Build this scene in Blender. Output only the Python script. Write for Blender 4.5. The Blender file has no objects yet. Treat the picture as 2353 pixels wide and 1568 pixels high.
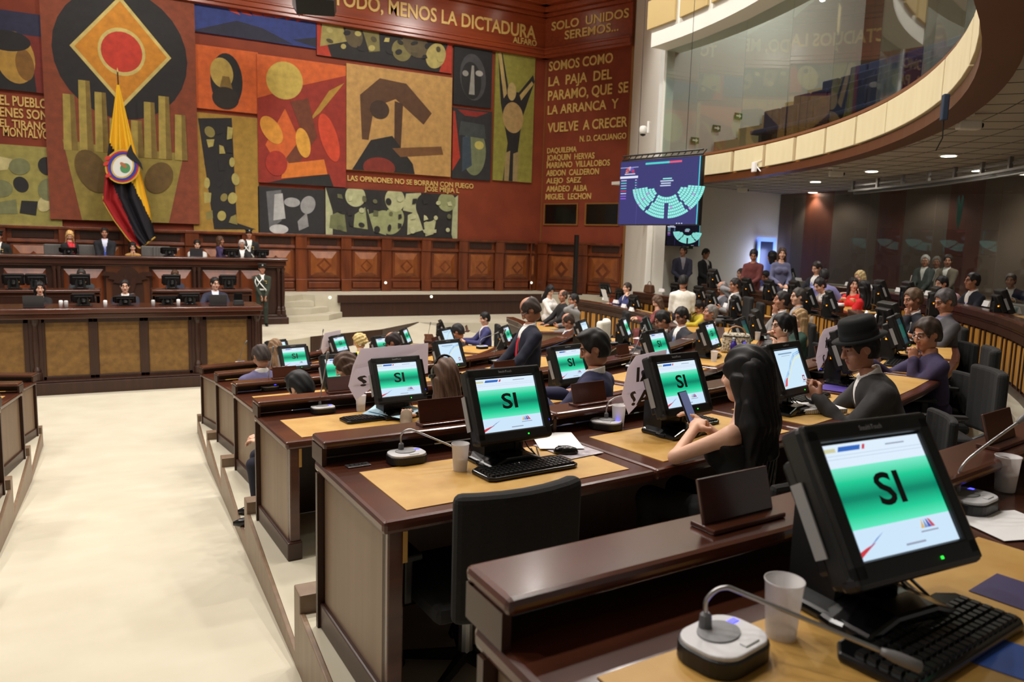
import bpy, math, random
import numpy as np
from mathutils import Vector, Matrix
random.seed(7)
C = bpy.context.scene.collection
sc = bpy.context.scene
# ---------------------------------------------------------------- camera
IW, IH, F = 2353, 1568, 1720.0
_d = np.array([-386.0, 13216.0, F]); _d /= np.linalg.norm(_d)
_hy = IH/2 - ((4500-IW/2)*_d[0] + F*_d[2])/_d[1]
_X = np.array([4500-IW/2, _hy-IH/2, F]); _X /= np.linalg.norm(_X)
_Y = np.cross(-_d, _X)
RW = np.array([_X, _Y, -_d])                 # image axes -> world axes
CAM = np.array([0.0, 0.0, 2.95])
cam_data = bpy.data.cameras.new('camera'); cam = bpy.data.objects.new('camera', cam_data); C.objects.link(cam)
cam_data.sensor_width = 36.0; cam_data.lens = F/IW*36.0; cam_data.clip_start = 0.05; cam_data.clip_end = 200
_r = RW @ np.diag([1.0, -1.0, -1.0])
cam.matrix_world = Matrix([[*_r[0], CAM[0]], [*_r[1], CAM[1]], [*_r[2], CAM[2]], [0, 0, 0, 1]])
cam_data.dof.use_dof = True; cam_data.dof.focus_distance = 3.9; cam_data.dof.aperture_fstop = 4.0
sc.camera = cam
# ---------------------------------------------------------------- world, exposure, big lights
sc.view_settings.view_transform = 'Standard'; sc.view_settings.look = 'None'
sc.view_settings.exposure = 0.0; sc.view_settings.gamma = 1.0; sc.view_settings.use_curve_mapping = False
wd = bpy.data.worlds.new('world'); sc.world = wd; wd.use_nodes = True
wd.node_tree.nodes['Background'].inputs[0].default_value = (1.0, 0.95, 0.88, 1)
wd.node_tree.nodes['Background'].inputs[1].default_value = 0.24
def light(name, kind, loc, energy, color=(1, .95, .88), size=.15, rot=(0, 0, 0), spot=2.2, blend=.6, sy=None):
    l = bpy.data.lights.new(name, kind); l.energy = energy; l.color = color
    if kind == 'AREA':
        l.size = size
        if sy: l.shape = 'RECTANGLE'; l.size_y = sy
    else: l.shadow_soft_size = size
    if kind == 'SPOT': l.spot_size = spot; l.spot_blend = blend
    o = bpy.data.objects.new(name, l); C.objects.link(o); o.location = loc; o.rotation_euler = rot
    return o
BULBS = [(x, y, 11.25) for y in (4.5, 8.5, 12.5, 16.5) for x in (-6, -2, 2, 6, 9.5)]
for b in BULBS: light('hall_lamp', 'SPOT', (b[0], b[1], b[2]-.12), 690, size=.12, spot=2.5)
for x in (-2, 2, 6, 10): light('mural_wash', 'SPOT', (x, 20.2, 11.0), 480, size=.15, rot=(math.radians(38), 0, 0), spot=2.0)  # unseen spots added to wash the mural wall, no fixture
# ---------------------------------------------------------------- pixel -> place helpers
def ray(px, py): return RW @ np.array([px-IW/2, py-IH/2, F])
def onz(px, py, z):
    r = ray(px, py); return CAM + r*(z-CAM[2])/r[2]
def ony(px, py, y):
    r = ray(px, py); return CAM + r*(y-CAM[1])/r[1]
def atd(px, py, d):
    r = ray(px, py); return CAM + r*d/np.hypot(r[0], r[1])
def onplane(px, py, q, n):
    r = ray(px, py); q = np.array(q, float); n = np.array(n, float)
    return CAM + r*(((q-CAM) @ n)/(r @ n))
CY = 16.0                                     # centre of the half circle of desks: (0, CY)
def polar(r, phi): return (r*math.sin(phi), CY - r*math.cos(phi))
def rphi(p): return math.hypot(p[0], CY-p[1]), math.atan2(p[0], CY-p[1])
# ---------------------------------------------------------------- materials
def lin(c):
    return tuple(((v/255)/12.92 if v/255 <= .04045 else ((v/255+.055)/1.055)**2.4) for v in c) + (1,)
MATS = {}
def mat(name, col, rough=.5, metal=0., col2=None, scale=(6, 6, 6), bump=0., emit=0., spec=.5, detail=4, alpha=None, coat=0.):
    if name in MATS: return MATS[name]
    m = bpy.data.materials.new(name); m.use_nodes = True; nt = m.node_tree; b = nt.nodes['Principled BSDF']
    b.inputs['Base Color'].default_value = lin(col); b.inputs['Roughness'].default_value = rough
    b.inputs['Metallic'].default_value = metal; b.inputs['Specular IOR Level'].default_value = spec
    b.inputs['Coat Weight'].default_value = coat; b.inputs['Coat Roughness'].default_value = .15
    if emit:
        b.inputs['Emission Color'].default_value = lin(col); b.inputs['Emission Strength'].default_value = emit
    if col2 is not None or bump:
        tc = nt.nodes.new('ShaderNodeTexCoord'); mp = nt.nodes.new('ShaderNodeMapping'); no = nt.nodes.new('ShaderNodeTexNoise')
        mp.inputs['Scale'].default_value = scale; no.inputs['Scale'].default_value = 1.0; no.inputs['Detail'].default_value = detail
        nt.links.new(tc.outputs['Object'], mp.inputs[0]); nt.links.new(mp.outputs[0], no.inputs['Vector'])
        if col2 is not None:
            cr = nt.nodes.new('ShaderNodeValToRGB'); cr.color_ramp.elements[0].position = .3; cr.color_ramp.elements[1].position = .7
            cr.color_ramp.elements[0].color = lin(col); cr.color_ramp.elements[1].color = lin(col2)
            nt.links.new(no.outputs['Fac'], cr.inputs[0]); nt.links.new(cr.outputs[0], b.inputs['Base Color'])
        if bump:
            bp = nt.nodes.new('ShaderNodeBump'); bp.inputs['Strength'].default_value = bump; bp.inputs['Distance'].default_value = .01
            nt.links.new(no.outputs['Fac'], bp.inputs['Height']); nt.links.new(bp.outputs[0], b.inputs['Normal'])
    if alpha is not None: b.inputs['Alpha'].default_value = alpha
    MATS[name] = m; return m
def attr_mat(name, emit=0., rough=.6, vary=0.):
    m = bpy.data.materials.new(name); m.use_nodes = True; nt = m.node_tree; b = nt.nodes['Principled BSDF']
    at = nt.nodes.new('ShaderNodeAttribute'); at.attribute_name = 'Col'; src = at.outputs['Color']
    if vary:
        tc = nt.nodes.new('ShaderNodeTexCoord'); no = nt.nodes.new('ShaderNodeTexNoise'); no.inputs['Scale'].default_value = 5; no.inputs['Detail'].default_value = 6
        nt.links.new(tc.outputs['Object'], no.inputs['Vector'])
        mr = nt.nodes.new('ShaderNodeMapRange'); mr.inputs[1].default_value = .3; mr.inputs[2].default_value = .7; mr.inputs[3].default_value = 1-vary; mr.inputs[4].default_value = 1+vary*.5
        nt.links.new(no.outputs['Fac'], mr.inputs[0])
        vm = nt.nodes.new('ShaderNodeVectorMath'); vm.operation = 'SCALE'
        nt.links.new(src, vm.inputs[0]); nt.links.new(mr.outputs[0], vm.inputs['Scale']); src = vm.outputs[0]
    if emit:
        b.inputs['Base Color'].default_value = (.01, .01, .01, 1); nt.links.new(src, b.inputs['Emission Color']); b.inputs['Emission Strength'].default_value = emit
        b.inputs['Roughness'].default_value = .25
    else:
        nt.links.new(src, b.inputs['Base Color']); b.inputs['Roughness'].default_value = rough
    MATS[name] = m; return m
SCREEN = attr_mat('screen_glow', emit=1.0)
PAINT = attr_mat('mural_paint', rough=.75, vary=.22)
WOOD = mat('mahogany_gloss', (62, 31, 20), .25, col2=(84, 43, 27), scale=(2, 14, 14), coat=.3)
WOODV = mat('walnut_side', (112, 90, 70), .42, col2=(128, 105, 82), scale=(14, 14, .8))
WOODD = mat('dark_wood', (46, 25, 17), .35, col2=(60, 33, 22), scale=(14, 14, 1))
WAINS = mat('wainscot_wood', (84, 38, 18), .32, col2=(120, 60, 28), scale=(5, 5, .8))
WAINL = mat('wainscot_burl', (118, 62, 28), .3, col2=(146, 84, 40), scale=(6, 6, 3))
WALLR = mat('wall_red_cloth', (118, 46, 22), .75, col2=(138, 58, 28), scale=(1.2, 1.2, 1.2), bump=.05)
FRIEZE = mat('frieze_wood', (126, 52, 24), .3, col2=(150, 66, 32), scale=(.6, 10, 10))
LEATHER = mat('tan_leather', (196, 156, 84), .48, col2=(178, 134, 62), scale=(7, 7, 7))
BURL = mat('burl_veneer', (134, 98, 46), .5, col2=(106, 76, 34), scale=(9, 9, 9), detail=8)
SLAT = mat('honey_veneer', (190, 138, 58), .4, col2=(160, 108, 40), scale=(10, 10, 2))
CARPET = mat('cream_carpet', (198, 192, 173), .95, col2=(190, 183, 163), scale=(2.2, 2.2, 2.2), bump=.12, spec=.1)
BLACK = mat('black_plastic', (20, 20, 21), .42)
BLACKG = mat('black_gloss', (13, 13, 14), .2)
KEYB = mat('black_keys', (26, 26, 27), .35)
FABRIC = mat('black_fabric', (19, 18, 18), .9, col2=(26, 25, 25), scale=(90, 90, 90))
SILVER = mat('silver_plastic', (196, 196, 198), .35)
STEEL = mat('brushed_steel', (170, 170, 172), .28, metal=.9)
GREY = mat('grey_mesh', (128, 128, 130), .6)
WHITE = mat('white_paint', (222, 222, 216), .7)
PAPER = mat('white_paper', (236, 236, 236), .8)
GOLD = mat('gilt_letter', (216, 180, 104), .45, metal=.1)
CREAMP = mat('cream_panel', (226, 214, 176), .7, col2=(216, 203, 163), scale=(5, 5, 1))
OCHRE = mat('balcony_veneer', (178, 122, 48), .45, col2=(156, 102, 36), scale=(8, 8, 1.5))
SOFFIT = mat('soffit_tile', (176, 172, 162), .8)
LAMP = mat('lamp_glow', (255, 244, 222), .5, emit=30)
CUPM = mat('frosted_cup', (226, 222, 222), .4, alpha=.5)
WATER = mat('water', (205, 205, 205), .1, alpha=.5)
BLUEL = mat('blue_led', (60, 60, 255), .5, emit=4)
ORANGEL = mat('orange_led', (255, 150, 30), .5, emit=2)
GREENL = mat('green_led', (40, 220, 60), .5, emit=2)
def glass(name, tint, refl):
    m = bpy.data.materials.new(name); m.use_nodes = True; nt = m.node_tree; nt.nodes.remove(nt.nodes['Principled BSDF'])
    tr = nt.nodes.new('ShaderNodeBsdfTransparent'); tr.inputs[0].default_value = lin(tint)
    gl = nt.nodes.new('ShaderNodeBsdfGlossy'); gl.inputs['Roughness'].default_value = .0
    fr = nt.nodes.new('ShaderNodeFresnel'); fr.inputs[0].default_value = refl
    ge = nt.nodes.new('ShaderNodeNewGeometry'); mi = nt.nodes.new('ShaderNodeMix'); mi.inputs[2].default_value = refl; mi.inputs[3].default_value = 1/refl
    nt.links.new(ge.outputs['Backfacing'], mi.inputs[0]); nt.links.new(mi.outputs[0], fr.inputs[0])      # same reflectance on both faces of a pane
    mx = nt.nodes.new('ShaderNodeMixShader'); nt.links.new(fr.outputs[0], mx.inputs[0]); nt.links.new(tr.outputs[0], mx.inputs[1]); nt.links.new(gl.outputs[0], mx.inputs[2])
    nt.links.new(mx.outputs[0], nt.nodes['Material Output'].inputs[0]); MATS[name] = m; return m
def thin_paper(name, col):
    m = bpy.data.materials.new(name); m.use_nodes = True; nt = m.node_tree; nt.nodes.remove(nt.nodes['Principled BSDF'])
    a = nt.nodes.new('ShaderNodeBsdfDiffuse'); b = nt.nodes.new('ShaderNodeBsdfTranslucent'); x = nt.nodes.new('ShaderNodeMixShader'); x.inputs[0].default_value = .55
    for n in (a, b): n.inputs['Color'].default_value = lin(col)
    nt.links.new(a.outputs[0], x.inputs[1]); nt.links.new(b.outputs[0], x.inputs[2]); nt.links.new(x.outputs[0], nt.nodes['Material Output'].inputs[0]); return m
GLASS = glass('gallery_glass', (228, 236, 232), 1.85)
GLASSL = glass('lower_glass', (238, 240, 238), 1.25)
# ---------------------------------------------------------------- mesh builder
class MB:
    def __init__(s): s.v = []; s.f = []; s.m = []; s.c = []
    def add(s, vs, fs, m=0, col=None):
        o = len(s.v); s.v += [tuple(map(float, p)) for p in vs]
        for f in fs:
            s.f.append([o+i for i in f]); s.m.append(m); s.c.append(col)
        return s
    def box(s, c, d, m=0, rot=None, taper=1.0):
        x, y, z = d[0]/2, d[1]/2, d[2]/2
        vs = [(-x, -y, -z), (x, -y, -z), (x, y, -z), (-x, y, -z), (-x*taper, -y*taper, z), (x*taper, -y*taper, z), (x*taper, y*taper, z), (-x*taper, y*taper, z)]
        M = rot if rot is not None else Matrix.Identity(3)
        vs = [tuple(M @ Vector(p) + Vector(c)) for p in vs]
        return s.add(vs, [(3, 2, 1, 0), (4, 5, 6, 7), (0, 1, 5, 4), (1, 2, 6, 5), (2, 3, 7, 6), (3, 0, 4, 7)], m)
    def prism(s, poly, z0, z1, m=0):
        n = len(poly); vs = [(p[0], p[1], z0) for p in poly] + [(p[0], p[1], z1) for p in poly]
        return s.add(vs, [tuple(range(n-1, -1, -1)), tuple(range(n, 2*n))] + [(i, (i+1) % n, n+(i+1) % n, n+i) for i in range(n)], m)
    def ext(s, poly, y0, y1, m=0):            # polygon in x,z pushed along y
        n = len(poly); vs = [(p[0], y0, p[1]) for p in poly] + [(p[0], y1, p[1]) for p in poly]
        return s.add(vs, [tuple(range(n)), tuple(range(2*n-1, n-1, -1))] + [(i, n+i, n+(i+1) % n, (i+1) % n) for i in range(n)], m)
    def ring(s, r0, r1, z0, z1, a0, a1, n=1, off=None, m=0, cx=0.):   # sector about (0, CY) or, with off, about (0, off)
        cy = CY if off is None else off; vs = []
        zz = z0 if isinstance(z0, tuple) else (z0, z0); zt = z1 if isinstance(z1, tuple) else (z1, z1)
        for i in range(n+1):
            a = a0 + (a1-a0)*i/n; sx, cx_ = math.sin(a), math.cos(a)
            vs += [(cx+r0*sx, cy-r0*cx_, zz[0]), (cx+r1*sx, cy-r1*cx_, zz[1]), (cx+r1*sx, cy-r1*cx_, zt[1]), (cx+r0*sx, cy-r0*cx_, zt[0])]
        fs = [(3, 2, 1, 0), tuple(4*n+i for i in range(4))]
        for i in range(n):
            a = 4*i; b = a+4
            fs += [(a, a+1, b+1, b), (a+1, a+2, b+2, b+1), (a+2, a+3, b+3, b+2), (a+3, a, b, b+3)]
        return s.add(vs, fs, m)
    def lathe(s, prof, n=20, m=0, c=(0, 0, 0), caps=True, sx=1., sy=1.):
        vs = []; k = len(prof)
        for r, z in prof:
            for i in range(n):
                a = 2*math.pi*i/n; vs.append((c[0]+r*math.cos(a)*sx, c[1]+r*math.sin(a)*sy, c[2]+z))
        fs = [(j*n+i, j*n+(i+1) % n, (j+1)*n+(i+1) % n, (j+1)*n+i) for j in range(k-1) for i in range(n)]
        if caps: fs += [tuple(range(n-1, -1, -1)), tuple(range((k-1)*n, k*n))]
        return s.add(vs, fs, m)
    def tube(s, pts, r, n=8, m=0):
        pts = [Vector(p) for p in pts]; k = len(pts); rs = r if isinstance(r, (list, tuple)) else [r]*k; vs = []
        up = Vector((.13, .21, .97))
        for i, p in enumerate(pts):
            t = (pts[min(i+1, k-1)]-pts[max(i-1, 0)]).normalized()
            u = t.cross(up)
            if u.length < .05: u = t.cross(Vector((1, 0, 0)))
            u.normalize(); w = t.cross(u)
            for j in range(n):
                a = 2*math.pi*j/n; vs.append(p+(u*math.cos(a)+w*math.sin(a))*rs[i])
        fs = [(j*n+i, (j+1)*n+i, (j+1)*n+(i+1) % n, j*n+(i+1) % n) for j in range(k-1) for i in range(n)]
        fs += [tuple(range(n)), tuple(range(k*n-1, (k-1)*n-1, -1))]
        return s.add(vs, fs, m)
    def build(s, name, mats, parent=None, bevel=0., smooth=False, loc=None, rot=None, bseg=2):
        me = bpy.data.meshes.new(name); me.from_pydata(s.v, [], s.f)
        mats = mats if isinstance(mats, (list, tuple)) else [mats]
        for m in mats: me.materials.append(m)
        if len(mats) > 1: me.polygons.foreach_set('material_index', s.m)
        if any(c is not None for c in s.c):
            ca = me.color_attributes.new('Col', 'FLOAT_COLOR', 'CORNER'); arr = []
            for f, c in zip(s.f, s.c):
                for i in range(len(f)):
                    cc = c if c is not None else (0, 0, 0)
                    arr += list(lin(cc[i] if isinstance(cc[0], (tuple, list)) else cc))
            ca.data.foreach_set('color', arr)
        if smooth: me.polygons.foreach_set('use_smooth', [True]*len(me.polygons))
        me.update(); o = bpy.data.objects.new(name, me); C.objects.link(o)
        if parent is not None: o.parent = parent
        if loc is not None: o.location = loc
        if rot is not None: o.rotation_euler = (0, 0, rot) if isinstance(rot, (int, float)) else rot
        if bevel:
            b = o.modifiers.new('bevel', 'BEVEL'); b.width = bevel; b.segments = bseg; b.limit_method = 'ANGLE'; b.angle_limit = .6
            if smooth is False: me.polygons.foreach_set('use_smooth', [False]*len(me.polygons))
        return o
def tag(o, label, cat, group=None):
    o['label'] = label; o['category'] = cat
    if group: o['group'] = group
    return o
def thing(name, label, cat, loc=(0, 0, 0), rz=0., group=None):
    o = bpy.data.objects.new(name, None); C.objects.link(o); o.empty_display_size = .1
    o.location = loc; o.rotation_euler = (0, 0, rz); return tag(o, label, cat, group)
def struct(o): o['kind'] = 'structure'; return o
def copy_tree(o, parent=None):
    c = o.copy(); C.objects.link(c)
    if parent is not None: c.parent = parent
    for ch in o.children: copy_tree(ch, c)
    return c
PROTO = {}
def inst(key, builder, label, cat, loc, rz, group=None):
    if key not in PROTO: r = PROTO[key] = builder()
    else: r = copy_tree(PROTO[key])
    r.location = loc; r.rotation_euler = (0, 0, rz) if isinstance(rz, (int, float)) else rz
    tag(r, label, cat, group)
    if group is None and 'group' in r: del r['group']
    return r
def text_mesh(txt, extr=0., offset=0.):
    cu = bpy.data.curves.new('t', 'FONT'); cu.body = txt; cu.extrude = extr; cu.offset = offset; cu.resolution_u = 3
    o = bpy.data.objects.new('t', cu); C.objects.link(o)
    dg = bpy.context.evaluated_depsgraph_get(); me = bpy.data.meshes.new_from_object(o.evaluated_get(dg))
    bpy.data.objects.remove(o); bpy.data.curves.remove(cu)
    v = np.empty(len(me.vertices)*3, 'f4'); me.vertices.foreach_get('co', v); v = v.reshape(-1, 3)
    v[:, 0] -= v[:, 0].min(); v[:, 1] -= 0
    return me, v
def text_fit(name, txt, w, h, m, depth=.0, offset=.0, mirror=False):
    """text scaled to width w and height h in its local x/z plane, front toward -y"""
    me, v = text_mesh(txt, .02 if depth else 0., offset)
    y0, y1 = v[:, 1].min(), v[:, 1].max(); x1 = v[:, 0].max(); z0, z1 = v[:, 2].min(), v[:, 2].max()
    o = np.empty_like(v); o[:, 0] = v[:, 0]/x1*w; o[:, 2] = (v[:, 1]-y0)/(y1-y0)*h
    o[:, 1] = -(v[:, 2]-z0)/(z1-z0)*depth if depth else 0
    if mirror: o[:, 0] = w-o[:, 0]
    me.vertices.foreach_set('co', o.ravel()); me.name = name; me.materials.clear(); me.materials.append(m); me.update()
    return me
def obj(name, me, parent=None, loc=None, rot=None):
    o = bpy.data.objects.new(name, me); C.objects.link(o)
    if parent is not None: o.parent = parent
    if loc is not None: o.location = loc
    if rot is not None: o.rotation_euler = (0, 0, rot) if isinstance(rot, (int, float)) else rot
    return o
R = math.radians
# ================================================================ setting
TIER = [0] + [.193+.265*i for i in range(5)] + [1.45]
R0 = [0, 4.45, 6.55, 8.65, 10.75, 12.85, 14.74, 17.4]      # back edge of each desk row, seen from its seats
def xr(y): return .95-(11.8-y)*.0307                       # right edge of the aisle
YK = [0, 11.79, 9.61, 7.46, 5.35, 3.33, 1.32]
def aedge(r): return math.asin(min(1, xr(CY-r)/r))
SEC = R(50)
fl = MB(); fl.box((4, 11, -.06), (30, 30, .12))
struct(fl.build('floor', CARPET))
rp = MB(); ys = [-2.5, 1.32, 3.33, 5.35, 7.46, 9.61, 11.79]; zs = [1.6, 1.09, .95, .685, .42, .155, .005]
for i in range(6):
    a, b = ys[i], ys[i+1]
    vs = []
    for y, z in ((a, zs[i]), (b, zs[i+1])):
        vs += [(-xr(y)-.12, y, z), (xr(y), y, z), (xr(y), y, -.05), (-xr(y)-.12, y, -.05)]
    rp.add(vs, [(0, 1, 5, 4), (1, 2, 6, 5), (3, 0, 4, 7), (2, 3, 7, 6)])
struct(rp.build('floor_aisle_ramp', CARPET))
for k in range(1, 7):
    r0, r1 = R0[k]-.16, (R0[k+1]-.16 if k < 6 else 17.2)
    for side in (1, -1):
        a1 = SEC if side > 0 else R(30)
        if side < 0 and k > 5: continue
        n = 12; e0, e1 = aedge(r0), aedge(r1)
        poly = [polar(r0, e0+(a1-e0)*i/n) for i in range(n+1)] + [polar(r1, a1+(e1-a1)*i/n) for i in range(n+1)]
        if side < 0: poly = [(-x-.12, y) for x, y in poly][::-1]
        t = MB(); t.prism(poly[::-1], -.02, TIER[k])
        struct(t.build('floor_tier', CARPET))
        tr = MB()                                           # wooden boards along the aisle and the riser nosing
        y0, y1 = CY-r0*math.cos(e0), CY-r1*math.cos(e1)
        S = (lambda p: p) if side > 0 else (lambda p: (-p[0]-.12, p[1], p[2]))
        zb0, zb1 = TIER[k]-.33, TIER[k]-.1
        vs = [S((xr(y0)+dx, y0, z)) for dx in (-.026, 0) for z in (zb0, TIER[k]+.004)] + [S((xr(y1)+dx, y1, z)) for dx in (-.026, 0) for z in (zb1, TIER[k]+.004)]
        tr.add(vs, [(0, 1, 5, 4), (1, 3, 7, 5), (3, 2, 6, 7), (2, 0, 4, 6), (0, 2, 3, 1), (4, 5, 7, 6)])
        bx = S((xr(y0)+.06, y0+.0, TIER[k]-.11)); tr.box(bx, (.175, .13, .4))
        if side > 0: tr.ring(r0-.03, r0+.005, max(TIER[k]-.27, 0), TIER[k]+.02, e0+.08/r0, a1, 10)
        struct(tr.build('trim_%d' % (k if side > 0 else k+10), WOODV, bevel=.006))
# side sector terraces on the right
for i, (ra, rb, z) in enumerate(((5.6, 7.3, .193), (7.3, 8.5, .455), (8.5, 11.42, .72), (11.42, 12.72, .985), (12.72, 14.2, 1.25), (14.2, 17.3, 1.394))):
    t = MB(); t.ring(ra, rb, -.02, z, R(52.5 if i < 5 else 20), R(98), 12); struct(t.build('floor_terrace', CARPET))
t = MB()                                                    # sloping cross aisle between the sectors
for i in range(6):
    ra, rb = R0[i+1]-.1, R0[i+2]-.1
    za, zb_ = max(TIER[i+1]-.3, .0), (TIER[i+2]-.3 if i < 4 else 1.1)
    t.ring(ra, rb, -.02, (za, zb_), SEC, R(52.5), 1)
struct(t.build('floor_side_ramp', CARPET))
tr = MB()
for k in range(1, 6):
    r0, r1 = R0[k]-.16, R0[k+1]-.16
    tr.ring(r0, r1, (TIER[k]-.33, TIER[k]-.08), TIER[k]+.004, SEC, SEC+.03/r0, 1)
    tr.ring(r0-.06, r0+.08, TIER[k]-.3, TIER[k]+.09, SEC-.1/r0, SEC+.05/r0, 1)
struct(tr.build('trim_7', WOODV))
# stage in front of the mural wall
ZS, ZU, YW, YB = .54, 1.22, 24.74, 22.9
A = onz(713, 775, ZS); B = onz(960, 741, ZS); L = onz(596, 792, ZS)
st = MB(); mid = (A+B)/2+np.array([.25, -.25, 0])
poly = [(-8, 17.0), (L[0], L[1]), (A[0], A[1]), (mid[0], mid[1]), (B[0], B[1]), (12.5, B[1]-1.4), (15.4, 19.5), (15.4, YW), (-8, YW)]
st.prism(poly, 0, ZS); struct(st.build('floor_stage', CARPET))
tr = MB()
for p, q, h0, h1 in ((A, mid, .42, .25), (mid, B, .25, .02)):
    d = np.array([-(q-p)[1], (q-p)[0], 0]); d = d/np.linalg.norm(d)*-.04
    vs = [p-[0, 0, h0], p+[0, 0, .012], q+[0, 0, .012], q-[0, 0, h1]]; vs += [v+d for v in vs]
    tr.add(vs, [(0, 1, 2, 3), (7, 6, 5, 4), (0, 4, 5, 1), (1, 5, 6, 2), (2, 6, 7, 3), (3, 7, 4, 0)])
struct(tr.build('trim_8', WOODD))
rp = MB(); D0 = np.array([A[0]+1.1, A[1]-1.3, 0]); D1 = np.array([B[0]+2.2, B[1]-2.4, 0])
rp.add([A-[0, 0, .42], mid-[0, 0, .25], B, D1+[0, 0, .2], D0], [(4, 3, 2, 1, 0)]); struct(rp.build('floor_stage_ramp', CARPET))
up = MB(); up.prism([(5.95, YB), (13.0, YB), (13.2, 21.9), (15.3, 21.9), (15.3, YW), (-8, YW), (-8, 22.3), (3.9, 22.3), (4.9, 23.3), (5.2, 23.0)], ZS, ZU); struct(up.build('floor_upper_stage', CARPET))
fr = MB(); fr.box((10.95, YB-.03, (ZS+ZU)/2-.1), (10, .05, ZU-ZS-.2)); fr.box((10.9, YB-.07, ZU-.11), (10.1, .1, .24))
struct(fr.build('trim_9', WOODD, bevel=.01))
stp = MB()
for i, (xe, y0) in enumerate(((5.98, 22.0), (5.55, 22.35), (5.12, 22.75))):
    z0 = ZS+.17*i
    stp.prism([(4.0, y0-.35), (xe-.6, y0), (xe, YB-.12+.0*i), (xe, 24.2), (4.0, 24.2)], z0, z0+.17)
struct(stp.build('floor_stage_steps', CARPET, bevel=.01))
# mural wall and the angled wall with the names
w = MB(); w.box((4, YW+.15, 6), (24, .3, 12.5)); struct(w.build('wall_back', WALLR))
Q0 = np.array([13.95, 24.74, 0]); Q1 = np.array([15.5, 21.43, 0]); U = (Q1-Q0)/np.linalg.norm(Q1-Q0); N = np.array([U[1], -U[0], 0])
if N[1] > 0: N = -N
def slab(mb, p, q, z0, z1, t0, t1, m=0):      # vertical slab from p to q, from t0 to t1 in front of the plane (along n)
    u = (q-p)/np.linalg.norm(q-p); n = np.array([u[1], -u[0], 0])
    if n @ (np.array([4, 12, 0])-p) < 0: n = -n
    c = [p+n*t0, q+n*t0, q+n*t1, p+n*t1]
    poly = [(v[0], v[1]) for v in c]
    ar = sum(poly[i][0]*poly[(i+1) % 4][1]-poly[(i+1) % 4][0]*poly[i][1] for i in range(4))
    mb.prism(poly if ar > 0 else poly[::-1], z0, z1, m); return mb
struct(slab(MB(), Q0-U*.1, Q1, 0, 12.3, -.3, 0).build('wall_right', WALLR))
fz = MB(); X0 = -8
for z0, z1, t in ((9.85, 11.0, .22), (9.72, 9.87, .32), (9.62, 9.74, .26), (9.86, 9.93, .36), (11.0, 11.12, .34), (11.12, 11.3, .5), (11.3, 11.48, .75), (11.46, 11.62, 1.15)):
    fz.box(((X0+14.3)/2, YW-t/2, (z0+z1)/2), (14.3-X0, t, z1-z0)); slab(fz, Q0-U*.2, Q1, z0, z1, 0, t)
struct(fz.build('trim_10', FRIEZE, bevel=.015))
for i_ in range(5): light('gallery_fill', 'POINT', (-1.3+16.5*math.sin(R(85-14*i_)), 14.9-16.5*math.cos(R(85-14*i_)), 10.2), 260, size=.08)  # unseen lights added behind the fascia so gallery wall and seats show
ce = MB(); ce.box((4, 12, 12.0), (30, 27, .5)); struct(ce.build('ceiling', FRIEZE))
ed = MB(); slab(ed, Q1-U*.05, Q1+U*.03, 1.0, 11.5, 0, .06); slab(ed, Q0+U*.06, Q0+U*.1, 3.0, 9.5, 0, .02)
struct(ed.build('trim_11', mat('brass_edge', (150, 104, 52), .4, metal=.4)))
for n, (xa, ya, xb, yb) in enumerate(((1254, 475, 1325, 520), (1349, 475, 1420, 520))):
    p = onplane(xa, ya, Q0, N); q = onplane(xb, yb, Q0, N); za, zb_ = 4.42, 3.72
    g = MB(); slab(g, np.array([p[0], p[1], 0]), np.array([q[0], q[1], 0]), zb_, za, .0, .015); struct(g.build('window_%d' % (n+1), mat('dark_glass', (8, 7, 7), .12)))
    g = MB(); P_ = np.array([p[0], p[1], 0]); Q_ = np.array([q[0], q[1], 0])
    slab(g, P_-U*.06, Q_+U*.06, za, za+.05, 0, .05); slab(g, P_-U*.06, Q_+U*.06, zb_-.05, zb_, 0, .05); slab(g, P_-U*.06, P_, zb_, za, 0, .05); slab(g, Q_, Q_+U*.06, zb_, za, 0, .05)
    struct(g.build('trim_%d' % (12+n), MATS['brass_edge']))
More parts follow.
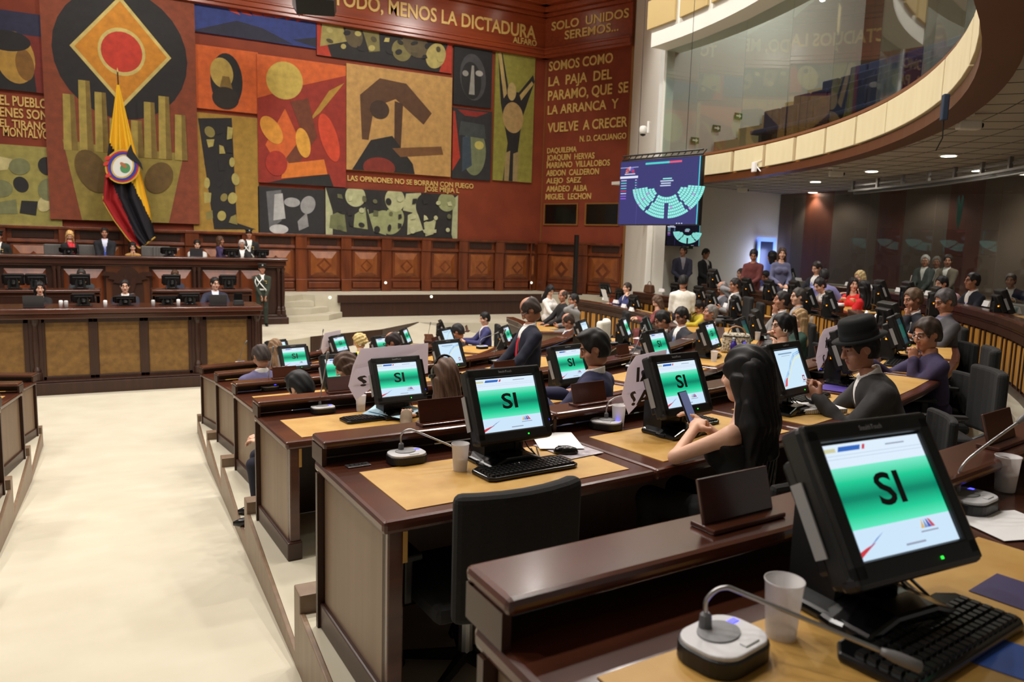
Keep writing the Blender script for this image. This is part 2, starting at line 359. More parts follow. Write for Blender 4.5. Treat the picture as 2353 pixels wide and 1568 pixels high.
# wainscot: one bay is one part
def bay(px0, px1, o, u, n, name='wainscot'):
    """bay between distances px0..px1 along u from o, in front along n"""
    m = MB(); w = px1-px0; pil = min(.42, w*.24)
    def bx(s0, s1, z0, z1, t, mi=0):
        a, b = o+u*(px0+s0), o+u*(px0+s1); c = [a, b, b+n*t, a+n*t]; poly = [(v[0], v[1]) for v in c]
        ar = sum(poly[i][0]*poly[(i+1) % 4][1]-poly[(i+1) % 4][0]*poly[i][1] for i in range(4)); m.prism(poly if ar > 0 else poly[::-1], z0, z1, mi)
    bx(0, w, ZU, 3.02, .05); bx(0, w, 2.98, 3.06, .2); bx(0, w, 2.6, 2.66, .13)
    bx(0, pil, ZU, 2.6, .14); bx(0, pil, ZU, 1.62, .18); bx(0, pil*1.0, 2.6, 3.0, .18)
    bx(pil+.12, w-.12, 2.72, 2.94, .07, 2); bx(pil, w, 2.62, 2.7, .1); bx(pil, w, 2.95, 3.0, .1)
    bx(pil, w, 1.24, 1.3, .1); bx(pil+.06, w-.06, 1.34, 1.52, .12); bx(pil, w, 1.56, 1.62, .08)
    bx(pil+.06, w-.06, 1.68, 2.56, .08); 
    # raised field with sloping borders and a lozenge
    s0, s1, z0, z1 = pil+.14, w-.14, 1.74, 2.52; g = min(.17, (s1-s0)*.25)
    P = lambda s, z, t: tuple(o+u*(px0+s)+n*t+np.array([0, 0, z]))
    vs = [P(s0, z0, .08), P(s1, z0, .08), P(s1, z1, .08), P(s0, z1, .08), P(s0+g, z0+.1, .15), P(s1-g, z0+.1, .15), P(s1-g, z1-.22, .15), P(s0+g, z1-.22, .15)]
    fs = [(0, 1, 5, 4), (1, 2, 6, 5), (2, 3, 7, 6), (3, 0, 4, 7), (4, 5, 6, 7)]
    m.add(vs, fs, 1)
    cs, cz = (s0+s1)/2, (z0+z1)/2-.06
    for q, tt in ((.3, .155), (.16, .162)):
        q2 = min(q, (s1-s0)/2-g); m.add([P(cs-q2, cz, tt), P(cs, cz-q2, tt), P(cs+q2, cz, tt), P(cs, cz+q2, tt)], [(0, 1, 2, 3)], 0 if q > .2 else 1)
    return m
wn = struct(MB().box((4, YW-.01, 2.1), (19.8, .02, 1.7)).build('baseboard_back', WAINS))
PX = [ony(p, 560, YW)[0] for p in (691, 795, 887, 978, 1063, 1146, 1226)]
xs = [PX[0]-1.62*i for i in range(7, 0, -1)] + PX + [13.92]
for i in range(len(xs)-1):
    b = bay(xs[i]-.2, xs[i+1]-.2, np.array([0., YW-.02, 0]), np.array([1., 0, 0]), np.array([0, -1., 0])).build('wainscot_bay', [WAINS, WAINL, WOODD], wn, bevel=.012)
wr = struct(slab(MB(), Q0, Q1, 1.2, 3.0, 0, .02).build('baseboard_right', WAINS))
LR = np.linalg.norm(Q1-Q0)
for i in range(2): bay(LR*(.02+.48*i), LR*(.02+.48*(i+1)), Q0, U, N).build('wainscot_bay', [WAINS, WAINL, WOODD], wr, bevel=.012)
# white walls at the right
WH = mat('white_wall', (226, 225, 217), .8); WH2 = mat('pale_wall', (206, 208, 204), .85)
GP = onz(1490, 108, 7.8); GP = np.array([GP[0], GP[1], 0]); GR = (GP[:2]-[-1.3, 14.9])/np.linalg.norm(GP[:2]-[-1.3, 14.9]); GP[:2] = np.array([-1.3, 14.9])+GR*13.42
struct(slab(MB(), Q1, GP, 0, 12.2, -.25, 0).build('wall_pillar', WH))
LW1 = np.array([*polar(17.36, R(91)), 0])
struct(slab(MB(), GP+[.1, .25, 0], LW1, 0, 4.7, -.2, 0).build('wall_lower', WH))
GW1 = np.array([*(np.array([-1.3, 14.9])+GR*21), 0])
struct(slab(MB(), GP+[.05, .02, 0], GW1, 4.7, 12, -.2, 0).build('wall_gallery', WH2))
b = MB()
na = 44; a0, a1 = R(20), R(90.9)
BROWN = mat('brown_wall_panel', (104, 54, 30), .55, col2=(86, 42, 24), scale=(6, 6, 1)); TAUPE = mat('taupe_wall_panel', (104, 88, 74), .7)
pos = a0; i = 0
while pos < a1:
    wdt = R([3.4, 4.6, 2.9, 5.2][i % 4]); b.ring(17.3, 17.4+.02*(i % 2), 1.2, 4.62, pos, min(pos+wdt, a1), 3, m=i % 2); pos += wdt; i += 1
struct(b.build('wall_curved', [BROWN, TAUPE]))
# soffit, balcony, gallery: their circle has its own centre (BX, BY)
BX, BY, RB, ZB0, ZB1, ZF = -1.3, 14.9, 13.4, 4.5, 5.1, 7.8
def bpol(r, a): return (BX+r*math.sin(a), BY-r*math.cos(a))
def bphi(p): return math.atan2(p[0]-BX, BY-p[1])
BK = dict(off=BY, cx=BX)
struct(MB().ring(RB+.03, 23, 4.62, 4.7, R(-30), R(100), 48, **BK).build('ceiling_soffit', SOFFIT))
tl = MB()
for rr in np.arange(14.1, 19, .6): tl.ring(rr, rr+.012, 4.615, 4.62, R(-10), R(98), 40, **BK)
for aa in np.arange(-10, 95, 2.4): tl.ring(13.5, 19, 4.615, 4.62, R(aa), R(aa)+.0008, 1, **BK)
struct(tl.build('trim_14', mat('tile_joint', (96, 93, 86), .8)))
struct(MB().ring(RB, RB+.2, ZB0+.1, ZB1, R(-25), bphi(GP)+.01, 60, **BK).build('wall_balcony', OCHRE))
struct(MB().ring(RB-.06, RB+.22, ZB0-.03, ZB0+.11, R(-25), bphi(GP)+.01, 60, **BK).build('trim_15', mat('balcony_edge', (92, 50, 24), .4)))
struct(MB().ring(RB-.05, RB+.22, ZB1, ZB1+.045, R(-25), bphi(GP)+.01, 60, **BK).build('trim_16', mat('balcony_rail', (126, 84, 58), .35)))
def onr(px, py, r, far=True):
    d = ray(px, py); ex, ey = CAM[0]-BX, CAM[1]-BY; a = d[0]**2+d[1]**2; bq = 2*(d[0]*ex+d[1]*ey); c = ex*ex+ey*ey-r*r; s = math.sqrt(max(bq*bq-4*a*c, 0))
    return CAM+d*((-bq+s)/(2*a) if far else (-bq-s)/(2*a))
edges = [(1617, 1682), (1689, 1755), (1762, 1825), (1833, 1897), (1903, 1968), (1974, 2040), (2044, 2110), (2112, 2172), (2179, 2236)]
pan = []
for a, bb in edges:
    ymid = np.interp((a+bb)/2, [1610, 1750, 1900, 2050, 2150, 2250], [385, 371, 333, 272, 215, 130])
    pa = bphi(onr(a, ymid+5, RB-.05)); pb = bphi(onr(bb, ymid-5, RB-.05)); pan.append((min(pa, pb), max(pa, pb)))
stp_ = pan[-2][0]-pan[-1][0]; wid = pan[-1][1]-pan[-1][0]
for i in range(1, 8): pan.append((pan[8][0]-stp_*i, pan[8][0]-stp_*i+wid))
ordn = ['first', 'second', 'third', 'fourth', 'fifth', 'sixth', 'seventh', 'eighth', 'ninth', 'tenth', 'eleventh', 'twelfth', 'thirteenth', 'fourteenth', 'fifteenth', 'sixteenth']
for i, (pa, pb) in enumerate(pan):
    am = (pa+pb)/2; x, y = bpol(RB, am)
    o = MB().ring(RB-.09, RB-.004, 0, .43, pa-am, pb-am, 3, off=RB).build('acoustic_panel', CREAMP, bevel=.008)
    o.location = (x, y, ZB0+.135); o.rotation_euler = (0, 0, am)
    tag(o, 'cream acoustic panel on the balcony front, %s to the right from the hanging screen' % ordn[i], 'panel', 'cream panels along the balcony')
# white upper fascia with beige panels
struct(MB().ring(12.96, 13.9, ZF, 12.1, R(10), bphi(GP)+.0, 48, **BK).build('wall_fascia', WH))
for i, (a, bb, ya, yb) in enumerate(((1493, 1555, 33, 40), (1568, 1630, 10, 20), (1641, 1700, -10, -5))):
    pa = bphi(onr(a, ya, 12.96)); pb = bphi(onr(bb, yb, 12.96)); pa, pb = min(pa, pb), max(pa, pb); am = (pa+pb)/2; x, y = bpol(12.96, am)
    o = MB().ring(12.89, 12.957, 0, .66, pa-am, pb-am, 3, off=12.96).build('acoustic_panel', mat('beige_panel', (190, 166, 112), .7), bevel=.008)
    o.location = (x, y, ZF+.42); o.rotation_euler = (0, 0, am)
    tag(o, 'beige acoustic panel on the white fascia above the gallery glass, %s from the pillar' % ordn[i], 'panel', 'beige panels on the upper fascia')
# gallery panes and stepped seating behind them
gp = [bphi((GP[0], GP[1]))-.002]+[bphi(onr(x, y, RB)) for x, y in ((1597, 240), (1699, 240), (1804, 200), (1906, 160), (2012, 120))]
for _ in range(7): gp.append(2*gp[-1]-gp[-2])
for i in range(len(gp)-1):
    o = MB().ring(RB+.06, RB+.075, ZB1+.045, ZF+.02, gp[i+1]+.0006, gp[i]-.0006, 1, **BK).build('window_%d' % (i+3), GLASS); struct(o)
GE = gp[0]+.0
st = MB()
st.ring(13.7, 21.5, 4.7, 4.9, R(15), GE-.004, 24, **BK)
for i in range(6): st.ring(14.3+.85*i, 21.5, 4.7, 5.3+.43*i, R(15), GE-.004, 24, **BK)
struct(st.build('floor_gallery', mat('gallery_step', (172, 152, 118), .8)))
struct(MB().ring(20.9, 21.2, 4.7, 12, R(10), R(101), 20, **BK).build('wall_gallery_rear', mat('gallery_rear', (88, 70, 58), .8)))
SEATB = mat('blue_seat', (44, 50, 92), .8)
def seat():
    t = thing('theatre_seat', '', 'seat')
    MB().box((0, .0, .42), (.5, .42, .1)).build('seat', SEATB, t, bevel=.03); MB().box((0, -.22, .68), (.5, .1, .55)).build('backrest', SEATB, t, bevel=.03); MB().box((0, -.05, .2), (.1, .3, .4)).build('leg', BLACK, t)
    return t
for i in range(4):
    rr = 14.9+.85*i
    for j in range(15):
        ph = GE-R(8)-j*.56/rr
        x, y = bpol(rr, ph); inst('theatre_seat', seat, 'blue upholstered seat in the stepped gallery behind the glass', 'seat', (x, y, 5.302+.43*i), ph, 'blue gallery seats')
for i, (px, py) in enumerate(((1595, 323), (1645, 295), (1695, 267))):
    p = onplane(px, py, GP, np.array([-(GW1-GP)[1], (GW1-GP)[0], 0])); ug = (GW1-GP)/np.linalg.norm(GW1-GP)
    a = math.atan2(ug[1], ug[0]); mb = MB(); mb.box((0, -.01, 0), (.26, .02, .15)); mb.add([(-.09, -.021, -.02), (.02, -.021, -.02), (.02, -.021, -.055), (.1, -.021, 0), (.02, -.021, .055), (.02, -.021, .02), (-.09, -.021, .02)], [(0, 1, 2, 3, 4, 5, 6)], 1)
    o = mb.build('exit_sign', [mat('sign_green', (40, 110, 60), .6), PAPER], None); o.location = p+np.array([0, -.02, 0]); o.rotation_euler = (0, 0, a)
    tag(o, 'small green arrow sign on the gallery wall, %s step up the stair' % ('lowest', 'middle', 'highest')[i], 'sign')
# lower glazing with sill and track
struct(MB().ring(15.72, 15.95, 1.2, 2.2, R(24), R(84), 40).build('wall_sill', mat('grey_sill', (120, 116, 106), .7)))
ga = [R(84), R(74), R(66), R(58.5), R(51), R(44), R(37), R(30)]
for i in range(7): struct(MB().ring(15.8, 15.815, 2.2, 4.34, ga[i+1]+.0012, ga[i]-.0012, 2).build('window_%d' % (i+14), GLASSL))
tk = MB(); tk.ring(15.75, 15.85, 4.33, 4.39, R(28), R(76), 40); tk.ring(15.6, 15.66, 4.38, 4.42, R(28), R(76), 40); tk.ring(15.66, 15.7, 4.5, 4.53, R(28), R(76), 40)
for a in np.arange(29, 77, 3.1): tk.ring(15.62, 15.68, 4.38, 4.62, R(a), R(a)+.004, 1)
struct(tk.build('trim_17', STEEL))
for i, (px, py) in enumerate(((1748, 455), (1868, 442), (1874, 417), (2003, 393), (2180, 357), (2246, 391))):
    p = onz(px, py, 4.61); o = thing('downlight', 'round lit downlight in the soffit, %s counting from the hanging screen' % ordn[i], 'ceiling light', (p[0], p[1], 4.618), 0, 'soffit downlights')
    MB().lathe([(.15, 0), (.15, -.02), (.12, -.022)], 24).build('trim_ring', WHITE, o); MB().lathe([(.11, -.018), (.11, -.026)], 20).build('diffuser', LAMP, o)
    light('downlight_lamp', 'SPOT', (p[0], p[1], 4.55), 100 if i else 20, size=.1, spot=1.9)
for a_ in (33, 43, 53, 63, 73, 83):
    q_ = polar(16.6, R(a_)); light('corridor_fill', 'SPOT', (*q_, 4.5), 34, size=.12, spot=2.6)  # spots without fixtures, added behind the lower glass to brighten the panelled wall
dw = MB(); p0 = onplane(1737, 549, LW1, np.array([-(LW1-GP)[1], (LW1-GP)[0], 0]))
ul = (LW1-GP)/np.linalg.norm(LW1-GP); nl = np.array([ul[1], -ul[0], 0]); nl = nl if nl[1] < 0 else -nl
# ================================================================ mural panels (plain abstract stand-ins), lettering
def panel(px0, py0, px1, py1, ground, shapes, label, depth=.07):
    a = ony(px0, py1, YW-depth); b = ony(px1, py0, YW-depth); a[2] = ony(px1, py1, YW-depth)[2]; b[2] = ony(px0, py0, YW-depth)[2]; w, h = b[0]-a[0], b[2]-a[2]
    m = MB(); fs = ((0, 3, 2, 1), (4, 5, 6, 7), (0, 1, 5, 4), (1, 2, 6, 5), (2, 3, 7, 6), (3, 0, 4, 7))
    for f in fs: pass
    x0, z0 = -w/2, 0
    vs = [(-w/2, 0, 0), (w/2, 0, 0), (w/2, depth, 0), (-w/2, depth, 0), (-w/2, 0, h), (w/2, 0, h), (w/2, depth, h), (-w/2, depth, h)]
    m.add(vs, fs, 0, ground); lay = 0
    for s in shapes:
        lay += .0012
        if s[0] == 'e':
            _, cx, cz, rx, rz, rot, col = s; pts = []
            for i in range(28):
                t = 2*math.pi*i/28; ex, ez = rx*w*math.cos(t), rz*h*math.sin(t); c_, s_ = math.cos(rot), math.sin(rot)
                pts.append((cx*w+ex*c_-ez*s_, cz*h+ex*s_+ez*c_))
        else: pts = [(x*w, z*h) for x, z in s[1]]; col = s[2]
        pts = [(min(max(x, .004), w-.004)-w/2, min(max(z, .004), h-.004)) for x, z in pts]
        m.add([(x, -.002-lay, z) for x, z in pts], [tuple(range(len(pts)))], 0, col)
    o = m.build('mural_panel', PAINT); o.location = ((a[0]+b[0])/2, YW-depth-.004, a[2]); return tag(o, label, 'painting')
K = (38, 36, 36); OL = (150, 138, 74); CRm = (196, 184, 128); OC = (176, 134, 52); RD = (176, 56, 36); OR = (208, 98, 42); BR = (96, 62, 34)
def blocks(n, m, pal, seed, x0=0., x1=1., z0=0., z1=1., k=.5):
    rg = random.Random(seed); out = []
    for i in range(n):
        for j in range(m):
            cx, cz = x0+(x1-x0)*(i+.5+rg.uniform(-.2, .2))/n, z0+(z1-z0)*(j+.5+rg.uniform(-.2, .2))/m; sx, sz = (x1-x0)/n*k, (z1-z0)/m*k
            if rg.random() < .5: out.append(('e', cx, cz, sx*rg.uniform(.6, 1.1), sz*rg.uniform(.6, 1.1), rg.uniform(-.5, .5), rg.choice(pal)))
            else: out.append(('p', [(cx-sx*rg.uniform(.3, 1), cz-sz*rg.uniform(.5, 1)), (cx+sx*rg.uniform(.3, 1), cz-sz*rg.uniform(.3, 1)), (cx+sx*rg.uniform(.2, 1), cz+sz*rg.uniform(.5, 1)), (cx-sx*rg.uniform(.4, 1), cz+sz*rg.uniform(.3, 1))], rg.choice(pal)))
    return out
def bars(xs, z0, z1, wd, col, col2):
    out = []
    for i, (x, top) in enumerate(xs):
        out.append(('p', [(x-wd, z0), (x+wd, z0), (x+wd*.8, top), (x-wd*.8, top)], col))
        out.append(('p', [(x+wd*.1, z0), (x+wd, z0), (x+wd*.8, top), (x+wd*.2, top)], col2))
    return out
panel(-150, 0, 113, 216, (122, 44, 34), [('p', [(0, .72), (.96, .72), (.96, 1), (0, 1)], (44, 44, 70)), ('p', [(.3, 0), (.85, 0), (.82, .6), (.4, .7)], K), ('e', .68, .42, .17, .33, .1, (180, 140, 62)), ('e', .76, .34, .08, .2, .1, (132, 92, 40)), ('e', .62, .62, .2, .13, 0, K)],
      'red and navy abstract mural panel at the left edge above the quotation')
panel(-150, 320, 134, 526, (158, 148, 78), blocks(4, 3, [K, CRm, (122, 124, 84), K], 3, .3, .95, .15, .85, .55), 'olive abstract mural panel at the left edge below the quotation')
panel(116, -90, 444, 515, (134, 66, 40), [('e', .5, .68, .44, .26, 0, K), ('p', [(.5, .47), (.83, .69), (.5, .91), (.17, .69)], (206, 186, 110)), ('p', [(.5, .49), (.8, .69), (.5, .89), (.2, .69)], (206, 136, 40)), ('e', .5, .69, .155, .095, 0, (206, 186, 110)), ('e', .5, .69, .135, .08, 0, (196, 60, 42))]
      + [('p', [(.2, 0), (.4, 0), (.46, .3), (.1, .32)], (150, 132, 62)), ('p', [(.62, 0), (.78, 0), (.9, .3), (.56, .3)], (150, 132, 62))] + bars([(.15, .5), (.25, .56), (.35, .52), (.44, .42)], .28, .5, .045, (170, 150, 74), (128, 106, 50)) + bars([(.58, .42), (.67, .5), (.77, .53), (.88, .46)], .27, .5, .045, (170, 150, 74), (128, 106, 50))
      + [('e', .28, .2, .1, .09, .4, (104, 80, 38)), ('e', .72, .19, .09, .07, -.5, (104, 80, 38))], 'large terracotta mural panel with a dark disc and orange lozenge behind the flag', .14)
panel(440, -70, 726, 112, (46, 60, 122), [('p', [(0, 0), (.35, .28), (.55, .22), (.8, .02), (.6, 0)], (42, 42, 60)), ('p', [(0, .6), (.2, .8), (.0, .9)], K), ('p', [(.8, .1), (1, .2), (1, .02)], (40, 42, 56))] + [('p', [(.1+.1*i, .95-.03*i), (.16+.1*i, .95-.02*i), (.38+.09*i, .38+.02*i), (.3+.09*i, .42)], RD if i % 2 else (186, 66, 50)) for i in range(7)],
      'blue mural panel with red feather shapes under the loudspeaker')
panel(441, 100, 592, 262, OR, [('e', .52, .48, .24, .44, 0, K), ('e', .45, .6, .17, .24, .1, (186, 158, 80)), ('p', [(.4, .3), (.62, .3), (.56, .55), (.46, .55)], (126, 100, 46)), ('e', .5, .2, .2, .18, 0, (46, 38, 34))], 'orange mural panel with a dark upright oval right of the flag')
panel(446, 257, 592, 541, (168, 132, 54), [('p', [(.1, .95), (.6, .98), (.65, .1), (.95, .05), (.3, .04), (.2, .5)], K)] + blocks(3, 6, [(178, 164, 92), (140, 128, 70), K], 11, .15, .7, .08, .95, .38), 'ochre mural panel with dark and bone-coloured shapes above the grey-haired man')
panel(594, 124, 795, 431, (150, 48, 34), [('p', [(0, .66), (.5, .8), (1, .92), (1, 1), (0, 1)], OR), ('e', .3, .82, .2, .15, -.5, (196, 170, 82)), ('p', [(.08, .3), (.3, .6), (.5, .3), (.3, .05)], OR), ('p', [(.55, .5), (.8, .78), (.98, .86), (.7, .6)], OC), ('p', [(.36, .66), (.56, .7), (.66, .4), (.4, .12), (.3, .2), (.5, .4)], (112, 58, 36)), ('e', .8, .4, .1, .2, .3, (206, 72, 42)), ('p', [(.25, .04), (.78, .1), (.74, .22), (.28, .16)], (216, 120, 44)), ('p', [(.1, 0), (.85, 0), (.8, .1), (.3, .04)], K), ('e', .15, .42, .1, .12, .6, (214, 146, 52)), ('e', .5, .34, .08, .12, .2, (220, 160, 60)), ('e', .2, .16, .12, .1, 0, (168, 50, 36))],
      'flame-coloured mural panel with curling orange and red shapes', .1)
panel(796, 145, 1040, 407, (192, 150, 88), [('p', [(.12, .72), (.3, .9), (.55, .88), (.8, .62), (.72, .5), (.45, .72), (.25, .62), (.2, .3), (.14, .3)], (92, 62, 40)), ('p', [(.44, .7), (.52, .68), (.5, .18), (.44, .18)], (78, 54, 36)), ('p', [(.05, 0), (.22, .3), (.42, .36), (.62, .1), (.64, 0)], K), ('p', [(.42, .24), (.9, .3), (.92, .22), (.5, .16)], (118, 80, 46)), ('e', .3, .04, .15, .1, 0, (128, 46, 34)), ('e', .3, .6, .09, .09, 0, (66, 48, 36))],
      'tan mural panel with arching brown shapes in the middle of the wall', .12)
panel(728, 40, 1040, 170, K, [('p', [(0, 0), (.1, 0), (.02, .9), (0, 1)], RD), ('p', [(.9, 0), (1, 0), (1, 1), (.97, .9)], RD)] + blocks(6, 1, [(158, 146, 84), (120, 112, 66), (176, 162, 96), (92, 80, 56)], 5, .03, .97, .2, .9, .62) + blocks(9, 2, [K, (176, 164, 98), (78, 72, 50)], 8, .05, .95, .2, .85, .26), 'dark strip of olive ovals and blocks under the big gilt motto')
panel(1041, 103, 1132, 250, (34, 34, 36), [('e', .5, .5, .34, .4, .1, (70, 70, 72)), ('e', .46, .44, .26, .32, .1, (38, 38, 38)), ('p', [(.4, .2), (.55, .2), (.52, .7), (.46, .7)], (150, 148, 140)), ('e', .66, .58, .1, .05, 0, (166, 164, 156)), ('e', .3, .55, .08, .05, 0, (150, 148, 140))], 'charcoal mural panel with pale strokes, upper one of two left of the tall olive panel')
panel(1038, 246, 1131, 416, (46, 46, 48), [('p', [(0, .1), (.2, .3), (.05, .95), (0, .95)], RD), ('p', [(.1, .98), (.9, .98), (.6, .9), (.3, .9)], (140, 44, 36)), ('e', .56, .4, .3, .34, 0, (118, 126, 92)), ('p', [(.25, .1), (.5, .2), (.45, .62), (.25, .6)], (60, 74, 86)), ('e', .68, .5, .12, .06, 0, (190, 180, 96)), ('p', [(.15, .62), (.85, .6), (.8, .8), (.2, .82)], (66, 72, 72))], 'green and charcoal mural panel, lower one of two left of the tall olive panel')
panel(1132, 113, 1231, 421, (146, 142, 62), [('p', [(.05, 1), (.15, 1), (.35, .7), (.6, .7), (.95, .85), (1, .8), (.7, .5), (.62, .25), (.6, 0), (.25, 0), (.35, .3), (.15, .6)], K), ('e', .47, .5, .26, .12, .1, (178, 148, 96)), ('e', .42, .7, .11, .07, 0, (186, 164, 108)), ('p', [(.05, .98), (.13, .99), (.3, .68), (.22, .64)], (184, 160, 100)), ('p', [(.92, .8), (.97, .78), (.66, .64), (.62, .68)], (184, 160, 100)), ('p', [(.3, .22), (.42, .24), (.4, 0), (.28, 0)], (158, 138, 92)), ('p', [(.5, .22), (.64, .24), (.62, 0), (.5, 0)], (158, 138, 92))], 'tall narrow olive mural panel at the right end of the wall')
panel(594, 428, 746, 543, (40, 40, 41), [('p', [(.12, .9), (.34, .95), (.34, .3), (.16, .1)], (104, 104, 106)), ('p', [(.24, .85), (.36, .88), (.4, .35), (.22, .3)], (178, 178, 176)), ('e', .5, .7, .12, .1, 0, (160, 160, 160)), ('e', .74, .66, .11, .2, -.4, (150, 150, 150)), ('p', [(.6, .1), (.75, .2), (.72, .5), (.58, .3)], (140, 140, 140)), ('e', .3, .12, .14, .1, 0, (190, 190, 188))], 'black mural panel with grey and white patches low beside the pale green one')
panel(748, 430, 1053, 549, (44, 42, 40), [('p', [(0, 0), (.05, 0), (.05, .5), (0, 1)], (176, 180, 140)), ('p', [(.95, 0), (1, 0), (1, 1), (.96, .9)], (176, 180, 140))] + blocks(7, 2, [(150, 156, 110), (180, 182, 138), (112, 116, 78), K, (136, 122, 76)], 21, .03, .97, .05, 1, .62) + blocks(10, 3, [K, (188, 190, 148), (98, 100, 70)], 22, .04, .96, .05, .95, .24), 'long low mural panel of pale green and black blocks at the bottom of the wall')
def wall_line(txt, x0, yb0, x1, yt0, pl, label, name='wall_lettering', depth=.03, off=.02):
    q, n = pl; a = onplane(x0, yb0, q, n); t = onplane(x0, yt0, q, n); b = onplane(x1, yb0, q, n)
    w = math.hypot(b[0]-a[0], b[1]-a[1]); h = t[2]-a[2]; rz = math.atan2(b[1]-a[1], b[0]-a[0]); W = lambda q: text_mesh(q)[1][:, 0].max(); full = W(txt); words = txt.split()
    o = thing(name, label, 'lettering', tuple(a), rz); pos = 0
    for wd_ in words:
        i = txt.index(wd_, pos); pos = i+len(wd_); x_ = full-W(txt[i:]); me, v = text_mesh(wd_, .02, off); cap = .695
        q = np.empty_like(v); q[:, 0] = (v[:, 0]+x_)*w/full; q[:, 2] = v[:, 1]*h/cap; q[:, 1] = -(v[:, 2]+.02)/.04*depth
        me.vertices.foreach_set('co', q.ravel()); me.name = 'word'; me.materials.clear(); me.materials.append(GOLD); me.update(); obj('word', me, o)
    return o
PB = (np.array([0, YW-.005, 0]), np.array([0, 1., 0])); PF = (np.array([0, YW-.225, 0]), np.array([0, 1., 0])); PR = (Q0+N*.005, N); PRF = (Q0+N*.225, N)
# back wall lines are given by their lower left corner, right end and cap height in the photograph's frame
wall_line('TODO, MENOS LA DICTADURA', 765, 10, 1231, -23, PF, 'big gilt motto TODO, MENOS LA DICTADURA on the frieze')
wall_line('ALFARO', 1178, 98, 1232, 84, PF, 'small gilt word ALFARO under the big motto')
for s, x0, yb, x1, yt in (('EL PUEBLO', 0, 240, 108, 218), ('ENES SON', 0, 267, 109, 246), ('EL TIRANO', 0, 291, 111, 273), ('MONTALVO', 8, 312, 112, 292)):
    wall_line(s, x0, yb, x1, yt, PB, 'gilt wall line %s in the quotation at the left edge' % s)
wall_line('LAS OPINIONES NO SE BORRAN CON FUEGO', 798, 415, 1087, 403, PB, 'gilt line LAS OPINIONES NO SE BORRAN CON FUEGO below the tan panel')
wall_line('JOSE MEJIA L', 975, 439, 1054, 428, PB, 'gilt words JOSE MEJIA L at the end of the low quotation')
for s, x0, yb, x1, yt, p in (('SOLO  UNIDOS', 1268, 71, 1443, 52, PRF), ('SEREMOS...', 1298, 91, 1420, 72, PRF), ('SOMOS COMO', 1262, 164, 1407, 143, PR), ('LA  PAJA  DEL', 1261, 199, 1405, 178, PR), ('PARAMO, QUE  SE', 1260, 232, 1442, 210, PR), ('LA ARRANCA  Y', 1259, 264, 1419, 244, PR), ('VUELVE  A CRECER', 1259, 305, 1440, 284, PR), ('N. D. CACUANGO', 1333, 326, 1439, 313, PR), ('DAQUILEMA', 1258, 353, 1325, 341, PR), ('JOAQUIN  HERVAS', 1257, 370, 1366, 357, PR), ('MARIANO  VILLALOBOS', 1257, 387, 1401, 374, PR), ('ABDON  CALDERON', 1256, 405, 1376, 392, PR), ('ALEJO  SAEZ', 1256, 422, 1335, 410, PR), ('AMADEO  ALBA', 1256, 441, 1349, 428, PR), ('MIGUEL  LECHON', 1254, 459, 1358, 446, PR)):
    wall_line(s, x0, yb, x1, yt, p, 'gilt wall line reading %s on the angled right wall' % ' '.join(s.split()))
# ================================================================ flag
CLOTH = attr_mat('flag_cloth', rough=.85)
YF = 23.7
fl_ = thing('national_flag', 'tall draped flag, yellow over dark blue and red, before the terracotta panel', 'flag', tuple(ony(300, 571, YF)))
def crv(pts, t): 
    i = min(int(t*(len(pts)-1)), len(pts)-2); f = t*(len(pts)-1)-i
    return (pts[i][0]*(1-f)+pts[i+1][0]*f, pts[i][1]*(1-f)+pts[i+1][1]*f)
LC = [(268, 195), (258, 270), (250, 330), (243, 390), (236, 462), (262, 506), (296, 552), (321, 571)]
RC = [(274, 195), (292, 270), (307, 330), (322, 390), (336, 450), (344, 480), (351, 515), (357, 545)]
def side(p, a, b): return (b[0]-a[0])*(p[1]-a[1])-(b[1]-a[1])*(p[0]-a[0])
def flag_pt(px, py, u, t):
    q = ony(px, py, YF); return (q[0]-fl_.location[0], (-.09*math.sin(u*17+t*2)-.05*math.sin(u*31))*min(1, t*2.5), q[2]-fl_.location[2])
m = MB(); NU, NT = 44, 70; vs = []; pxs = []
for j in range(NT+1):
    for i in range(NU+1):
        t, u = j/NT, i/NU; a, b = crv(LC, t), crv(RC, t); p = (a[0]+(b[0]-a[0])*u, a[1]+(b[1]-a[1])*u); pxs.append(p); vs.append(flag_pt(*p, u, t))
o0 = len(m.v); m.v += vs
for j in range(NT):
    for i in range(NU):
        k = j*(NU+1)+i; p = pxs[k+1]
        c = (232, 182, 34)
        if side(p, (252, 322), (300, 408)) > 0 and side(p, (300, 408), (357, 524)) > 0: c = (22, 20, 30)
        if side(p, (244, 380), (275, 455)) > 0 and side(p, (275, 455), (322, 571)) > 0: c = (156, 22, 26)
        m.f.append([k, k+NU+1, k+NU+2, k+1]); m.m.append(0); m.c.append(c)
m.build('cloth', CLOTH, fl_, smooth=True)
fm = MB(); fm.tube([flag_pt(*crv(LC, t), 0, t) for t in np.linspace(.55, 1, 12)], .022, 6); fm.tube([flag_pt(*p, 1, 1) for p in ((321, 571), (340, 558), (357, 545))], .022, 6); fm.build('fringe', mat('gold_fringe', (196, 158, 60), .6), fl_)
pt = ony(270, 165, YF); pb = ony(300, 560, YF); MB().tube([(0, .12, ZU-fl_.location[2]), (pt[0]-fl_.location[0], .12, pt[2]-fl_.location[2])], .018, 8).build('pole', mat('pole_wood', (70, 44, 26), .4), fl_)
MB().lathe([(.0, .14), (.03, .02), (.012, 0)], 10, c=(pt[0]-fl_.location[0], .12, pt[2]-fl_.location[2])).build('finial', GOLD, fl_)
em = MB(); ec = ony(282, 384, YF); ex, ez = ec[0]-fl_.location[0], ec[2]-fl_.location[2]
